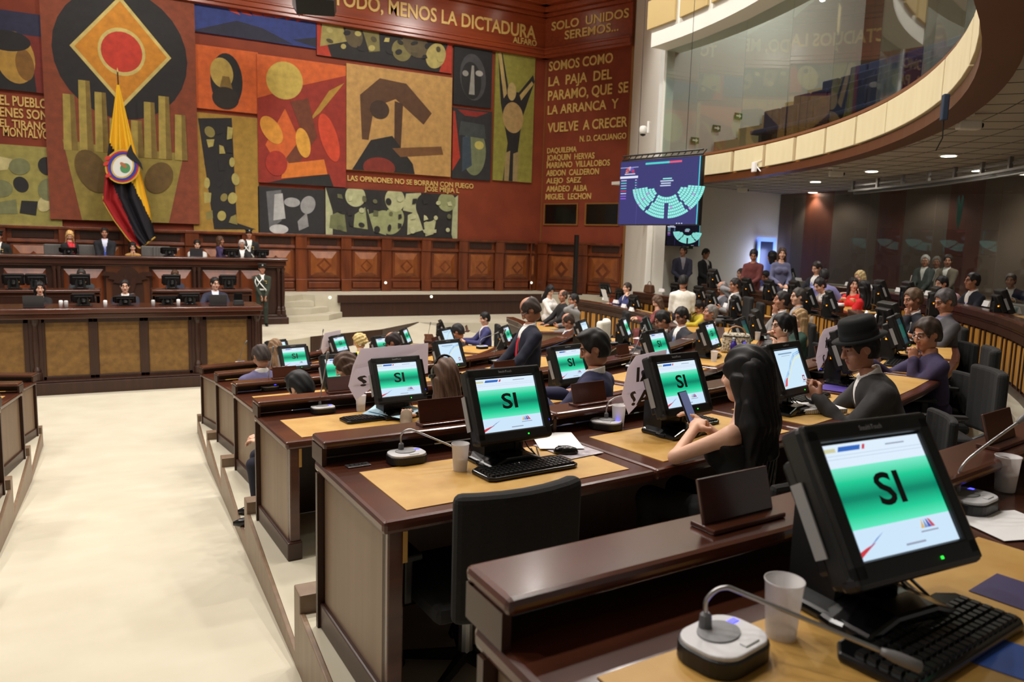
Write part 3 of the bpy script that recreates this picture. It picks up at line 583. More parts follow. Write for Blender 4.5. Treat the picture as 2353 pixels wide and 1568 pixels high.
def ell(cx, cz, rx, rz, rot, col, y, n=24):
    pts = []
    for i in range(n):
        a = 2*math.pi*i/n; x, z = rx*math.cos(a), rz*math.sin(a); pts.append((ex+cx+x*math.cos(rot)-z*math.sin(rot), y, ez+cz+x*math.sin(rot)+z*math.cos(rot)))
    em.add(pts, [tuple(range(n))], 0, col)
ell(0, 0, .42, .48, -.5, (196, 160, 60), -.16); ell(0, 0, .38, .44, -.5, (190, 40, 40), -.164); ell(0, -.0, .34, .4, -.5, (50, 60, 150), -.168); ell(0, 0, .27, .34, -.5, (200, 170, 90), -.172); ell(0, 0, .23, .3, -.5, (222, 222, 216), -.176); ell(.06, -.04, .12, .14, -.5, (80, 140, 90), -.18); ell(.02, .04, .1, .05, -.7, (170, 110, 70), -.184)
em.add([(ex+a, -.188, ez+b) for a, b in ((.1, .3), (.14, .44), (.22, .62), (.27, .42), (.46, .12), (.5, -.08), (.34, .14), (.2, .2))], [tuple(range(8))], 0, (30, 30, 34))
for a, b in ((-.36, .2), (-.4, .05), (-.36, -.26)): ell(a, b, .08, .05, .7, (196, 60, 50), -.186, 10)
em.build('emblem', CLOTH, fl_)
# ================================================================ podium desks
def columns(mb, x, z0, z1, y, r=.07, m=0):
    mb.lathe([(r*1.5, z0), (r*1.5, z0+.12), (r*1.1, z0+.14), (r*1.25, z0+.18), (r*.8, z0+.24), (r, z0+(z1-z0)*.45), (r*.8, z1-.12), (r*1.2, z1-.06), (r*1.3, z1)], 12, m, (x, y, 0))
XL, XR_, YD = -5.2, 2.45, 15.58
pd = thing('presidium_desk', 'long front podium desk with tan burl panels below the speaker in the red tie', 'desk', ((XL+XR_)/2, YD+.5, 0)); ox = (XL+XR_)/2
m = MB(); m.box((0, .0, .72), (XR_-XL-.2, .6, 1.44)); m.build('body', WOODD, pd)
m = MB(); m.box((0, -.02, 1.52), (XR_-XL+.06, 1.1, .1)); m.box((0, -.0, 1.42), (XR_-XL, 1.0, .1)); m.build('top', WOOD, pd, bevel=.02)
m = MB(); m.box((0, -.12, .11), (XR_-XL+.02, .86, .22)); m.box((0, -.1, .235), (XR_-XL-.05, .8, .03)); m.build('plinth', WOODD, pd, bevel=.01)
EP = [(0, 55), (105, 205), (227, 322), (343, 434), (476, 569)]
for a, b in EP:
    xa = ony(a, 800, YD+.15)[0]-ox; xb = ony(b, 800, YD+.15)[0]-ox
    if a == 0: xa = xb-1.0
    mb = MB(); mb.box(((xa+xb)/2, -.305, .8), (xb-xa, .02, .98)); pn = mb.build('burl_panel', BURL, pd, bevel=.004)
    f = MB()
    for x in (xa-.04, xb+.04): f.box((x, -.32, .8), (.08, .05, 1.14))
    for z in (.27, 1.33): f.box(((xa+xb)/2, -.32, z), (xb-xa+.16, .05, .08))
    f.build('panel_frame', WOODD, pd, bevel=.006)
for px in (82, 455, 592):
    x = ony(px, 800, YD+.1)[0]-ox; mb = MB(); columns(mb, x, .26, 1.36, -.36, .055); mb.box((x, -.33, .8), (.2, .06, 1.12)); mb.build('column', WOODD, pd, smooth=False)
for side_, xa, xb, lab in ((0, -5.2, ony(231, 668, 18.5)[0], 'left clerk desk behind the front podium desk'), (1, ony(348, 664, 18.5)[0], ony(580, 662, 18.5)[0], 'right clerk desk behind the front podium desk, beside the guard')):
    d = thing('clerk_desk', lab, 'desk', ((xa+xb)/2, 18.5, ZS)); w_ = xb-xa
    MB().box((0, .3, 1.13), (w_, .75, .06)).build('top', WOOD, d, bevel=.015); MB().box((0, .02, .55), (w_-.05, .04, 1.1)).build('front_panel', WOODD, d)
    for s in (-1, 1): MB().box((s*(w_/2-.05), .3, .55), (.05, .6, 1.1)).build('end_panel', WOODD, d)
    MB().box((0, .02, 1.05), (w_, .06, .06)).build('moulding', WOOD, d, bevel=.01)
YH = 21.4; xh = ony(657, 600, YH)[0]; XH = -5.5
pd2 = thing('dais_desk', 'tall carved dais desk with the eagle crest, behind the clerks', 'desk', ((XH+xh)/2, YH, 0)); o2 = (XH+xh)/2; wh = xh-XH
MB().box((0, .3, 1.45), (wh-.2, .5, 1.66)).build('body', WOODD, pd2)
m = MB(); m.box((0, .3, 2.32), (wh+.06, .95, .07)); m.box((0, .3, 2.22), (wh-.02, .8, .14)); m.box((0, .3, 2.13), (wh-.1, .7, .06)); m.build('top', WOOD, pd2, bevel=.02)
m = MB(); m.box((0, .3, .62), (wh+.1, .8, .22)); m.box((0, .3, .76), (wh, .7, .1)); m.build('plinth', WOODD, pd2, bevel=.02)
for a, b in ((20, 95), (157, 227), (360, 430), (475, 540), (563, 600)):
    xa = ony(a, 630, YH)[0]-o2; xb = ony(b, 630, YH)[0]-o2; mb = MB(); mb.add([(xa-.1, .04, .95), (xb+.1, .04, .95), (xb+.1, .04, 2.02), (xa-.1, .04, 2.02), (xa+.05, -.06, 1.08), (xb-.05, -.06, 1.08), (xb-.05, -.06, 1.8), (xa+.05, -.06, 1.8)], [(0, 1, 5, 4), (1, 2, 6, 5), (2, 3, 7, 6), (3, 0, 4, 7), (4, 5, 6, 7)]); mb.build('raised_panel', WAINS, pd2)
for a in (125, 135, 447, 457, 640, 650):
    x = ony(a, 630, YH)[0]-o2; mb = MB(); columns(mb, x, .8, 2.1, .0, .05); mb.build('column', WOODD, pd2)
xa = ony(243, 630, YH)[0]-o2; xb = ony(343, 630, YH)[0]-o2; xc, rw = (xa+xb)/2, (xb-xa)/2
MB().box((xc, .02, 1.45), (xb-xa, .1, 1.3)).build('crest_panel', mat('crest_wood', (92, 50, 24), .35, col2=(70, 36, 18), scale=(6, 6, 1)), pd2)
m = MB(); pts = [(xc+rw*.72*math.cos(a), 1.48+.62*math.sin(a)) for a in np.linspace(-.0, math.pi, 20)]+[(xc-rw*.72, .9), (xc+rw*.72, .9)]; m.ext(pts, -.05, -.03)
cr = m.build('crest_niche', mat('niche_wood', (52, 26, 14), .4), pd2)
m = MB(); eg = [(0, .2), (.06, .16), (.1, .05), (.3, .2), (.52, .22), (.6, .12), (.4, .1), (.46, .04), (.3, 0), (.34, -.06), (.18, -.08), (.12, -.28), (0, -.36)]
m.ext([(xc+x, 1.75+z) for x, z in eg]+[(xc-x, 1.75+z) for x, z in eg[-2:0:-1]], -.1, -.05); m.lathe([(.0, -.35), (.2, -.2), (.24, 0), (.17, .2), (0, .3)], 16, c=(xc, -.05, 1.2), caps=False, sy=.3)
m.build('eagle_crest', WOODD, cr, bevel=.012)
# ================================================================ legislators' desks
def desk(k, a0, a1, label, group=None, end0=False, end1=False, slats=False, r=None, z=None, plate=None, shelf=True):
    r = R0[k] if r is None else r; z = TIER[k] if z is None else z; am = (a0+a1)/2; h = (a1-a0)/2; T = .75
    x, y = polar(r, am); d = thing('desk', label, 'desk', (x, y, z), am, group)
    q = lambda r0, r1, z0, z1, b0=-h, b1=h, n=2, m=0: MB().ring(r+r0, r+r1, z0, z1, b0, b1, n, off=r, m=m)
    g = .0025/r
    tp = q(0, .83, T-.05, T, -h+g, h-g); tp.build('tabletop', WOOD, d, bevel=.016)
    q(.27, .76, T, T+.003, -h+.11/r, h-.09/r).build('writing_inlay', LEATHER, d)
    if shelf:
        s = q(-.04, .14, T+.072, T+.108, -h+g, h-g); s.build('shelf_top', WOOD, d, bevel=.014)
        s = q(-.03, -.005, T, T+.075, -h+g, h-g)
        for b in ([-h+.012/r] if end0 else [])+([h-.012/r] if end1 else [-h+.012/r] if not end0 else []): s.ring(r-.02, r+.12, T, T+.075, b-.01/r, b+.01/r, 1, off=r)
        s.build('shelf_back', WOODD, d)
    if slats:
        f = q(.02, .05, .0, T-.05, -h, h); L = 2*h*r; n = max(2, round(L/.24)); f.ring(r-.0, r+.05, .0, .1, -h, h, 2, off=r); f.ring(r-.01, r+.05, T-.14, T-.05, -h, h, 2, off=r)
        for i in range(n):
            b = -h+2*h*(i+.5)/n; wv = (.088 if i % 2 else .04)/r
            f.ring(r+.008, r+.03, .13, T-.17, b-wv, b+wv, 1, off=r, m=1)
            f.ring(r-.004, r+.03, .1, T-.14, b+wv+.012/r, b+wv+.04/r, 1, off=r, m=0)
        f.build('front_panel', [WOODD, SLAT], d)
    else: q(.03, .055, 0, T-.05).build('front_panel', WOODD, d)
    for e, s in ((end0, -1), (end1, 1)):
        if not e: continue
        b = s*(h-.03/r); w = .04/r
        q(.06, .78, .1, T-.05, min(b, b-s*w), max(b, b-s*w), 1).build('end_panel', WOODV, d, bevel=.003)
        q(.74, .80, .1, T-.05, min(b, b-s*1.4*w), max(b, b-s*1.4*w), 1).build('corner_post', WOOD, d, bevel=.006)
        q(.03, .82, 0, .115, min(b+s*.02/r, b-s*1.6*w), max(b+s*.02/r, b-s*1.6*w), 1).build('plinth', WOODD, d, bevel=.008)
        if s < 0: q(.803, .806, T-.17, T-.055, b+.05/r, b+.066/r, 1).build('bracket_strip', LEATHER, d)
    if plate:
        mp = MB(); c = polar(.0, 0)
        pl_ = MB().box((-h*r+.13, -.17, T+.004), (.1, .045, .004)).build('number_plate', STEEL, d, bevel=.001)
        obj('number', text_fit('number', plate, .075, .028, BLACK), pl_, (-h*r+.093, -.181, T+.0065), (R(-90), 0, 0))
    return d
RN = {1: 'front row', 2: 'second row', 3: 'third row', 4: 'fourth row', 5: 'fifth row', 6: 'nearest row'}
DE = {1: [12.4, 33, 49], 2: [8.3, 22, 33.5, 42, 49.8], 3: [5.9, 15.6, 24.4, 33.8, 42, 49.8], 4: [4.1, 12.2, 20.2, 27.8, 34.8, 42.3, 49.8], 5: [3.15, 8.45, 13.65, 18.9, 24.2, 29.5, 34.7, 40, 45, 49.8], 6: [2.3, 8.1, 13.6, 19.0]}
for k, ed_ in DE.items():
    for i in range(len(ed_)-1):
        desk(k, R(ed_[i]), R(ed_[i+1]), 'dark wooden desk, %s from the central aisle in the %s on the right' % (ordn[i], RN[k]), 'legislators desks', end0=i == 0, end1=i == len(ed_)-2 and k < 6, plate='106' if (k, i) == (5, 0) else None)
desk(1, R(56), R(67), 'small dark wooden desk under the rearmost green screen, beyond the blue-suited man at far centre', end0=True, end1=True, r=4.85, z=TIER[1])
SIDE = [('A', 10.3, .725, [57, 66, 75, 84.5, 93], 'of the blue-suited man'), ('B', 11.5, .985, [60.5, 69, 77.5, 87], 'behind the white-shirted man'), ('C', 12.8, 1.25, [53, 60, 67, 74.5, 82], 'of the woman in red'), ('D', 14.34, 1.394, [31, 37, 43, 49, 55, 61, 67, 74], 'along the glass wall')]
for nm, r_, z_, ee, lab in SIDE:
    for i in range(len(ee)-1):
        desk(5, R(ee[i]), R(ee[i+1]), 'honey slatted desk, %s from the right end of the row %s' % (ordn[i], lab), 'slatted desks', end0=i == 0, end1=i == len(ee)-2, slats=True, r=r_, z=z_)
desk(2, R(64), R(74), 'dark desk of the man in the blue suit at far centre', end0=True, end1=True, r=5.75, z=TIER[1])
desk(2, R(68), R(82), 'dark desk before the man phoning in a grey suit', end0=True, end1=True, r=7.75, z=.455)
for k in (1, 2, 3):                                           # left of the aisle
    r = R0[k]; a = math.asin((xr(CY-r)+.12)/r)
    desk(k, -a-R(13), -a, 'dark wooden desk at the left picture edge, %s, left of the aisle' % RN[k], end1=True)
# ================================================================ monitors
def quad(m, x0, z0, x1, z1, col, y=0., col2=None):
    c = [col, col, col2 or col, col2 or col]
    m.add([(x0, y, z0), (x1, y, z0), (x1, y, z1), (x0, y, z1)], [(0, 1, 2, 3)], 0, c if col2 else col)
def si_screen():
    m = MB(); w, h = .152, .114; LBL = (206, 230, 250); WB = (222, 238, 252)
    quad(m, -w, .066, w, h, WB); quad(m, -w, -h, w, -.056, LBL)
    G0, G1, G2 = (128, 236, 204), (30, 204, 150), (6, 134, 104)
    for a, b, c, d in ((-.056, -.03, (96, 234, 190), G1), (-.03, .0, G1, G2), (0, .006, G2, G2), (.006, .036, G2, G1), (.036, .066, G1, G0)): quad(m, -w, a, w, b, c, 0, d)
    y = -.0006
    m.add([(-.105, y, .098), (-.04, y, .098), (-.034, y, .108), (-.099, y, .108)], [(0, 1, 2, 3)], 0, (52, 104, 190)); m.add([(-.034, y, .098), (-.026, y, .098), (-.02, y, .108), (-.028, y, .108)], [(0, 1, 2, 3)], 0, (204, 70, 90))
    quad(m, -.148, .098, -.11, .106, (206, 204, 160), y); quad(m, .04, .1, .1, .103, (150, 160, 180), y); quad(m, -.148, .09, .148, .0912, (190, 206, 230), y); quad(m, -.148, .083, .148, .0842, (190, 206, 230), y)
    m.add([(-.15, y, -.112), (-.12, y, -.098), (-.09, y, -.085), (-.122, y, -.092), (-.15, y, -.1)], [(0, 1, 2, 3, 4)], 0, (206, 60, 70)); m.add([(-.12, y*1.2, -.096), (-.085, y*1.2, -.078), (-.06, y*1.2, -.068), (-.088, y*1.2, -.082)], [(0, 1, 2, 3)], 0, (80, 130, 200))
    for i, c in enumerate(((220, 180, 110), (120, 150, 200), (70, 90, 180), (200, 80, 100))): m.add([(.05+.011*i, y, -.078), (.061+.011*i, y, -.078), (.0605+.008*(i-1.5)*.4+.01*(i*.6), y, -.063), (.058+.006*i, y, -.06)], [(0, 1, 2, 3)], 0, c)
    quad(m, .046, -.086, .1, -.083, (150, 160, 180), y); quad(m, -.01, -.104, .05, -.1, (150, 160, 180), y)
    o = m.build('screen', SCREEN); lt = mat('screen_black', (10, 16, 16), .5)
    me = text_fit('SI', 'SI', .078, .068, lt, 0, .02); obj('lettering', me, o, (-.036, -.0012, -.022)); return o
def slide_screen():
    m = MB(); w, h = .152, .114
    quad(m, -w, -h, w, h, (206, 232, 250)); y = -.0006
    pts = [(-.14, -.1), (-.1, -.07), (-.04, -.03), (.02, .03), (.08, .07), (.15, .08)]
    for j, (c, dz, th) in enumerate((((130, 190, 235), .012, .008), ((60, 110, 200), .004, .004), ((222, 236, 214), -.02, .02), ((190, 216, 240), -.006, .01))):
        for (xa, za), (xb, zb) in zip(pts, pts[1:]): m.add([(xa, y*(1+j*.2), za+dz), (xb, y*(1+j*.2), zb+dz), (xb, y*(1+j*.2), zb+dz+th), (xa, y*(1+j*.2), za+dz+th*.3)], [(0, 1, 2, 3)], 0, c)
    m.add([(-.09, y*2, -.055), (-.13, y*2, -.1), (-.1, y*2, -.098), (-.07, y*2, -.05)], [(0, 3, 2, 1)], 0, (214, 90, 100))
    quad(m, -.1, .088, .06, .096, (130, 160, 190), y*2); quad(m, -.07, .076, .03, .08, (170, 190, 210), y*2); quad(m, .1, -.085, .128, -.052, (140, 60, 90), y*2.2); quad(m, .106, -.078, .122, -.06, (226, 228, 230), y*2.6); quad(m, .09, -.094, .14, -.091, (140, 150, 170), y*2)
    return m.build('screen', SCREEN)
def dark_screen(): 
    m = MB(); quad(m, -.152, -.114, .152, .114, (26, 60, 66)); quad(m, -.152, -.06, .152, .06, (20, 84, 74), -.0005); return m.build('screen', SCREEN)
LOGO = None
def monitor(kind, tilt=23):
    def f():
        global LOGO
        t = thing('desk_monitor', '', 'monitor'); T = R(tilt)
        Rx = Matrix.Rotation(-T, 3, 'X'); P = lambda x, y, z: tuple(Rx @ Vector((x, y, z)) + Vector((0, .0, .262)))
        h = MB(); h.box(P(0, .03, 0), (.372, .058, .318), 0, Rx); h.box(P(0, .085, -.01), (.30, .06, .24), 0, Rx, 1.0); h.box(P(0, .012, -.148), (.372, .05, .035), 0, Rx)
        h.build('housing', BLACK, t, bevel=.012)
        z_ = MB()                                            # raised bezel rim
        for c, d in (((0, -.004, .139), (.37, .02, .04)), ((0, -.004, -.137), (.37, .02, .044)), ((-.168, -.004, 0), (.034, .02, .3)), ((.168, -.004, 0), (.034, .02, .3))): z_.box(P(*c), d, 0, Rx)
        z_.build('bezel', BLACK, t, bevel=.006)
        s = {'si': si_screen, 'slide': slide_screen, 'dark': dark_screen}[kind](); s.parent = t; s.matrix_local = Matrix.Translation(P(0, -.0015, 0)) @ Rx.to_4x4()
        MB().box(P(.2, .03, .01), (.026, .05, .25), 0, Rx).build('card_reader', BLACKG, t, bevel=.005)
        lb = obj('badge', LOGO if LOGO else text_fit('badge', 'StealthTouch', .068, .0105, mat('badge_silver', (150, 150, 152), .5), 0, .01), t); LOGO = lb.data; lb.matrix_local = Matrix.Translation(P(-.034, -.0148, .134)) @ Rx.to_4x4()
        MB().box(P(.187, .0, -.09), (.004, .012, .008), 0, Rx).build('power_light', BLUEL, t); MB().box(P(.06, -.0145, -.14), (.006, .003, .006), 0, Rx).build('status_light', GREENL, t)
        a = MB(); a.box((0, .07, .12), (.15, .07, .2)); a.tube([(0, .08, .03), (0, .12, .14), (0, .11, .24)], .045, 10); a.build('stand_arm', BLACK, t, bevel=.015)
        b = MB(); b.ext([(-.14, 0), (.14, 0), (.14, .022), (.06, .05), (-.06, .05), (-.14, .022)], -.09, .13); b.lathe([(.15, 0), (.15, .018), (.1, .04), (.04, .05)], 24, c=(0, .0, 0), sy=.7); b.build('base', BLACKG, t, bevel=.01)
        MB().box((-.1, .105, .19), (.005, .016, .016)).build('side_light', ORANGEL, t)
        MB().ext([(-.1, .02), (-.06, .02), (-.06, .3), (-.1, .2)], .03, .15).build('rear_bracket', BLACK, t); MB().ext([(.06, .02), (.1, .02), (.1, .2), (.06, .3)], .03, .15).build('rear_bracket', BLACK, t)
        cb = MB()
        for i, x in enumerate((.07, .1)): cb.tube([(x, .06, .12), (x+.02, .02, .05), (x+.05, -.03, .006), (x+.1, .03+.02*i, .005), (x+.14, .12, .006)], .003, 6)
        cb.build('cable', BLACK, t, smooth=True)
        v = MB(); v.box(P(.0, .117, -.02), (.13, .006, .075), 0, Rx); v.build('rear_plate', mat('dark_grey', (52, 52, 54), .5), t)
        MB().box(P(-.19, .05, -.02), (.004, .03, .15), 0, Rx).build('rear_label', mat('label_grey', (150, 150, 150), .6), t)
        return t
    return f
def lab_low(l): return 'largest SI monitor' in l
def put_mon(kind, z, px, py, label, yaw=0, pos=None, grp='desk monitors'):
    p = onz(px, py, z+.27); r, a = rphi(p); x, y = polar(r, a)
    o = inst('mon_'+kind+('L' if lab_low(label) else ''), monitor(kind, 31 if lab_low(label) else 23), label, 'monitor', (x, y, z+.003), a+R(yaw), grp); return o
T_ = lambda k: TIER[k]+.75
MONS = [('si', 5, 1170, 925, 'large SI monitor on the desk marked 106'), ('si', 5, 1565, 880, 'SI monitor just left of the woman with long black hair'), ('slide', 5, 1817, 845, 'monitor showing a pale slide, before the man in the black hat'), ('si', 5, 1958, 800, 'monitor half hidden behind the black hat'), ('dark', 5, 2072, 760, 'dark monitor edge-on right of the black hat'), ('dark', 5, 2052, 722, 'dark monitor before the man with a finger at his lips'),
        ('si', 6, 2045, 1130, 'largest SI monitor at the right foreground, closest to the camera'),
        ('si', 4, 917, 870, 'SI monitor with a paper sheet hung over its back, left of the headphone woman'), ('si', 4, 1312, 835, 'SI monitor half hidden by the seated man in navy with a phone'), ('si', 4, 1515, 792, 'SI monitor under the two men in dark suits reading together'), ('si', 4, 1636, 768, 'SI monitor left of the white studded handbag'), ('dark', 4, 1713, 757, 'dim monitor right of the white studded handbag'), ('si', 4, 1747, 735, 'faint narrow monitor before the man with his hand on his chin'),
        ('si', 3, 785, 850, 'SI monitor behind the profile of the brown-haired woman'), ('slide', 3, 1035, 812, 'monitor with a blue swoosh slide above the headphone woman'), ('si', 3, 1210, 790, 'SI monitor partly covered by the bending man in navy'), ('slide', 3, 1345, 758, 'blue slide monitor behind the seated man in navy'), ('si', 3, 1440, 752, 'SI monitor beside the white-draped chair'), ('dark', 3, 1493, 748, 'grey tilted monitor before the man with glasses in a dark suit'),
        ('si', 2, 677, 820, 'SI monitor right of the plaid jacket'), ('si', 2, 885, 795, 'SI monitor before the man in violet with a bald spot'), ('slide', 2, 1030, 775, 'small slide monitor directly above the swoosh slide monitor'), ('si', 2, 1167, 768, 'SI monitor left of the bending man in navy'),
        ('si', 1, 640, 803, 'monitor hidden behind the long brown hair in the front row'), ('si', 1, 782, 790, 'SI monitor before the woman in yellow'), ('si', 1, 935, 772, 'SI monitor right of the man in violet'), ('si', 1, 1020, 752, 'rearmost SI monitor under the long dark stage riser')]
MO = {}
for i, (k_, k, px, py, lab) in enumerate(MONS): MO[i] = put_mon(k_, T_(k), px, py, 'black ' + lab if not lab.startswith(('dark', 'dim', 'faint', 'grey')) else lab, yaw={6: -6, 5: 25, 12: 10}.get(i, 0))
BACKS = [(1.475, 1393, 662, 'black monitor back beside the sheet of paper the blue-suited man holds up'), (1.475, 1430, 676, 'black monitor back in front of the blue-suited man with the paper'), (1.475, 1462, 692, 'third black monitor back on the row of the blue-suited man'), (1.69, 1521, 656, 'black monitor back left of the man in the white shirt'), (1.735, 1612, 672, 'black monitor back right of the man in the white shirt'), (1.735, 1640, 684, 'black monitor back before the bald grey-haired man'), (1.735, 1697, 698, 'black monitor back before the man phoning in grey'),
         (2.0, 1722, 655, 'black monitor back before the man in the dark suit by the blue door'), (2.0, 1775, 660, 'black monitor back under the maroon-jacketed man'), (2.0, 1832, 662, 'black monitor back left of the lavender jacket'), (2.0, 1868, 682, 'black monitor back left of the dark red handbag'), (2.0, 1916, 690, 'black monitor back left of the woman in red'), (2.144, 1645, 634, 'black monitor back at the far end near the man in black reading a phone'), (2.144, 1815, 628, 'black monitor back under the woman in the grey-blue sweater'),
         (2.144, 2031, 664, 'black monitor back left of the white sheet with lettering'), (2.144, 2096, 668, 'black monitor back carrying the white sheet with lettering'), (2.144, 2164, 684, 'black monitor back before the man in the pink shirt'), (2.144, 2312, 690, 'rightmost black monitor back on the row along the glass')]
for z, px, py, lab in BACKS:
    o = put_mon('dark', z, px, py, lab)
    if px == 1521: o.location = (*polar(11.93, R(80.5)), 1.738); o.rotation_euler = (0, 0, R(80.5))
for i, (px, py, y, z, lab) in enumerate(((33, 652, 18.7, 1.7, 'leftmost on the left clerk desk'), (187, 652, 18.7, 1.7, 'on the left clerk desk before the hidden man'), (397, 648, 18.7, 1.7, 'on the right clerk desk before the woman with glasses'), (527, 645, 18.7, 1.7, 'at the right end of the right clerk desk'), (85, 655, 18.7, 1.7, 'second from the left on the left clerk desk'), (192, 692, 15.9, 1.57, 'left of the speaker in the red tie'), (288, 693, 15.9, 1.57, 'directly before the speaker in the red tie'), (437, 685, 15.9, 1.57, 'left of the man with the blue tie'), (385, 692, 15.9, 1.57, 'low one right of the speaker'), (163, 580, 21.6, 2.36, 'on the dais before the blonde woman'), (393, 577, 21.6, 2.36, 'on the dais left of the man in light grey'), (605, 578, 21.6, 2.36, 'on the dais right of the grey-haired man'), (535, 582, 21.6, 2.36, 'on the dais before the woman in purple'))):
    p = ony(px, 700, y); s = inst('mon_dark', None, 'black monitor seen from behind, %s' % lab, 'monitor', (p[0], y+.15, z), R(180), 'podium monitors'); s.scale = (1, 1, .45 if 'low' in lab or 'directly' in lab or 'blonde' in lab else .8 if y == 18.7 else .58)
# ================================================================ microphones, keyboards, mice, cups, stands
def mic(label, px, py, z, rz, neck, scale=1., grp='desk microphones'):
    p = onz(px, py, z); t = thing('microphone', label, 'microphone', (p[0], p[1], z+.003), rz, grp)
    def rr(w, h, r, n=6): return [(sx*(w/2-r)+r*math.cos(a0+math.pi/2*i/n), sy*(h/2-r)+r*math.sin(a0+math.pi/2*i/n)) for sx, sy, a0 in ((1, 1, 0), (-1, 1, math.pi/2), (-1, -1, math.pi), (1, -1, 3*math.pi/2)) for i in range(n+1)]
    MB().prism(rr(.168, .132, .05), 0, .034).build('base', BLACK, t, bevel=.004)
    MB().prism(rr(.16, .124, .047), .032, .042).build('top_plate', SILVER, t, bevel=.003)
    MB().lathe([(.046, .04), (.046, .045), (.03, .0465)], 24, c=(0, .012, 0), sy=.78).build('speaker_mesh', GREY, t)
    MB().box((.055, .02, .0428), (.026, .012, .002)).build('display', BLUEL, t); MB().box((.015, -.044, .043), (.042, .016, .004)).build('button', SILVER, t, bevel=.002)
    b = Vector((-.01, .035, .04)); MB().lathe([(.013, 0), (.011, .03), (.007, .034)], 12, c=tuple(b)).build('neck_socket', mat('socket_grey', (96, 96, 98), .4), t)
    pts = [b+Vector((0, 0, .03))]+[b+Vector(q) for q in neck]
    # smooth the bend
    sm = []
    for i in range(len(pts)-1):
        for u in np.linspace(0, 1, 8, endpoint=False):
            p0, p1, p2, p3 = pts[max(i-1, 0)], pts[i], pts[i+1], pts[min(i+2, len(pts)-1)]
            sm.append(.5*((2*p1)+(p2-p0)*u+(2*p0-5*p1+4*p2-p3)*u*u+(3*p1-p0-3*p2+p3)*u**3))
    sm.append(pts[-1]); MB().tube(sm, .0045, 8).build('gooseneck', STEEL, t, smooth=True)
    d = (sm[-1]-sm[-4]).normalized(); e = sm[-1]
    MB().tube([e-d*.01, e, e+d*.012, e+d*.03, e+d*.052, e+d*.055], [.006, .008, .0105, .011, .0105, .006], 12).build('capsule_head', mat('mic_head', (112, 110, 110), .45), t, smooth=True)
    if scale != 1: t.scale = (scale,)*3
    return t
FR = [(.0, .0, .07), (.025, -.02, .095), (.06, -.05, .085), (.2, -.16, .02)]; FL = [(0, 0, .05), (.03, -.02, .08), (.12, -.05, .09), (.33, -.1, .09)]; UPR = [(.01, 0, .1), (.025, -.01, .2), (.045, -.02, .33)]; UPL = [(.02, -.01, .1), (.06, -.03, .2), (.12, -.05, .33)]; FWD = [(0, 0, .06), (.03, -.03, .1), (.14, -.09, .13), (.26, -.15, .15)]
MICS = [(5, 934, 1062, 5, FR, 'silver microphone unit on the desk marked 106, its neck folded to the right'), (6, 1660, 1512, 12, [(0, 0, .06), (.02, -.02, .085), (.05, -.06, .075), (.14, -.27, .03)], 'largest silver microphone unit at the bottom of the picture beside the cup'), (6, 2225, 1170, 10, [(0, 0, .05), (.01, -.01, .09), (.06, -.03, .13), (.26, -.06, .2)], 'silver microphone unit at the right edge beyond the largest monitor'), (5, 1392, 985, -50, [(-.0, .0, .06), (.02, .0, .1), (.1, .04, .13), (.36, .19, .13)], 'silver microphone unit whose long neck points right before the long-haired woman'), (4, 742, 948, 6, UPR, 'silver microphone unit with upright neck right of the slick black hair'), (3, 620, 897, 5, UPR, 'silver microphone unit with upright neck behind the plaid jacket'), (1, 553, 838, 0, [(.02, 0, .1), (.05, 0, .2), (.09, 0, .28)], 'front row microphone left of the plaid jacket'), (4, 1455, 850, 20, UPL, 'silver microphone unit right of the seated man in navy'), (3, 1138, 835, 12, UPL, 'silver microphone unit left of the bending man in navy'), (3, 1108, 802, 12, [(0, 0, .06), (.04, 0, .1), (.15, .02, .12), (.32, .05, .15)], 'silver microphone with neck bent right, above the upright one by the bending man'), (5, 1882, 865, 15, FL, 'silver microphone unit whose neck points at the man in the black hat'), (3, 1408, 793, 20, [(0, 0, .07), (.03, 0, .1), (.1, -.05, .05), (.18, -.1, .0)], 'silver microphone unit with folded neck beside the slick-haired man'), (1, 738, 812, 0, UPR, 'front microphone with upright neck left of the woman in yellow'), (1, 985, 790, 8, UPR, 'microphone with upright neck right of the man in violet'), (5, 1752, 905, 20, [(0, 0, .06), (.03, 0, .1), (.12, .0, .13), (.24, .02, .18)], 'microphone rising right of the long black hair')]
for k, px, py, rz, nk, lab in MICS: mic(lab, px, py, T_(k), R(rz), nk)
for i, (z, px, py) in enumerate(((2.144, 1770, 660), (2.0, 1840, 680), (2.144, 2035, 690), (2.144, 2330, 705), (1.735, 1600, 690), (2.0, 1925, 715), (1.735, 1700, 712), (1.475, 1480, 705), (2.0, 2110, 735), (2.0, 2090, 790))): mic('distant silver desk microphone, %s of those counted along the right hand rows' % ordn[i], px, py, z, R(120 if i < 8 else 60), FWD, grp='distant microphones')
def keyboard():
    t = thing('keyboard', '', 'keyboard')
    m = MB(); m.prism([(-.225, -.07), (-.2, -.085), (.2, -.085), (.225, -.07), (.228, .06), (.19, .085), (-.19, .085), (-.228, .06)], 0, .018); m.build('case', BLACKG, t, bevel=.006)
    k = MB()
    for r in range(5):
        for c in range(19):
            k.box((-.2+c*.0222, -.06+r*.0225, .021), (.018, .018, .008), 0, None, .82)
    k.build('keys', KEYB, t); b = MB()
    for i in range(10): b.lathe([(.005, .018), (.004, .022)], 8, c=(-.12+i*.02, .07, 0))
    b.build('media_buttons', STEEL, t); return t
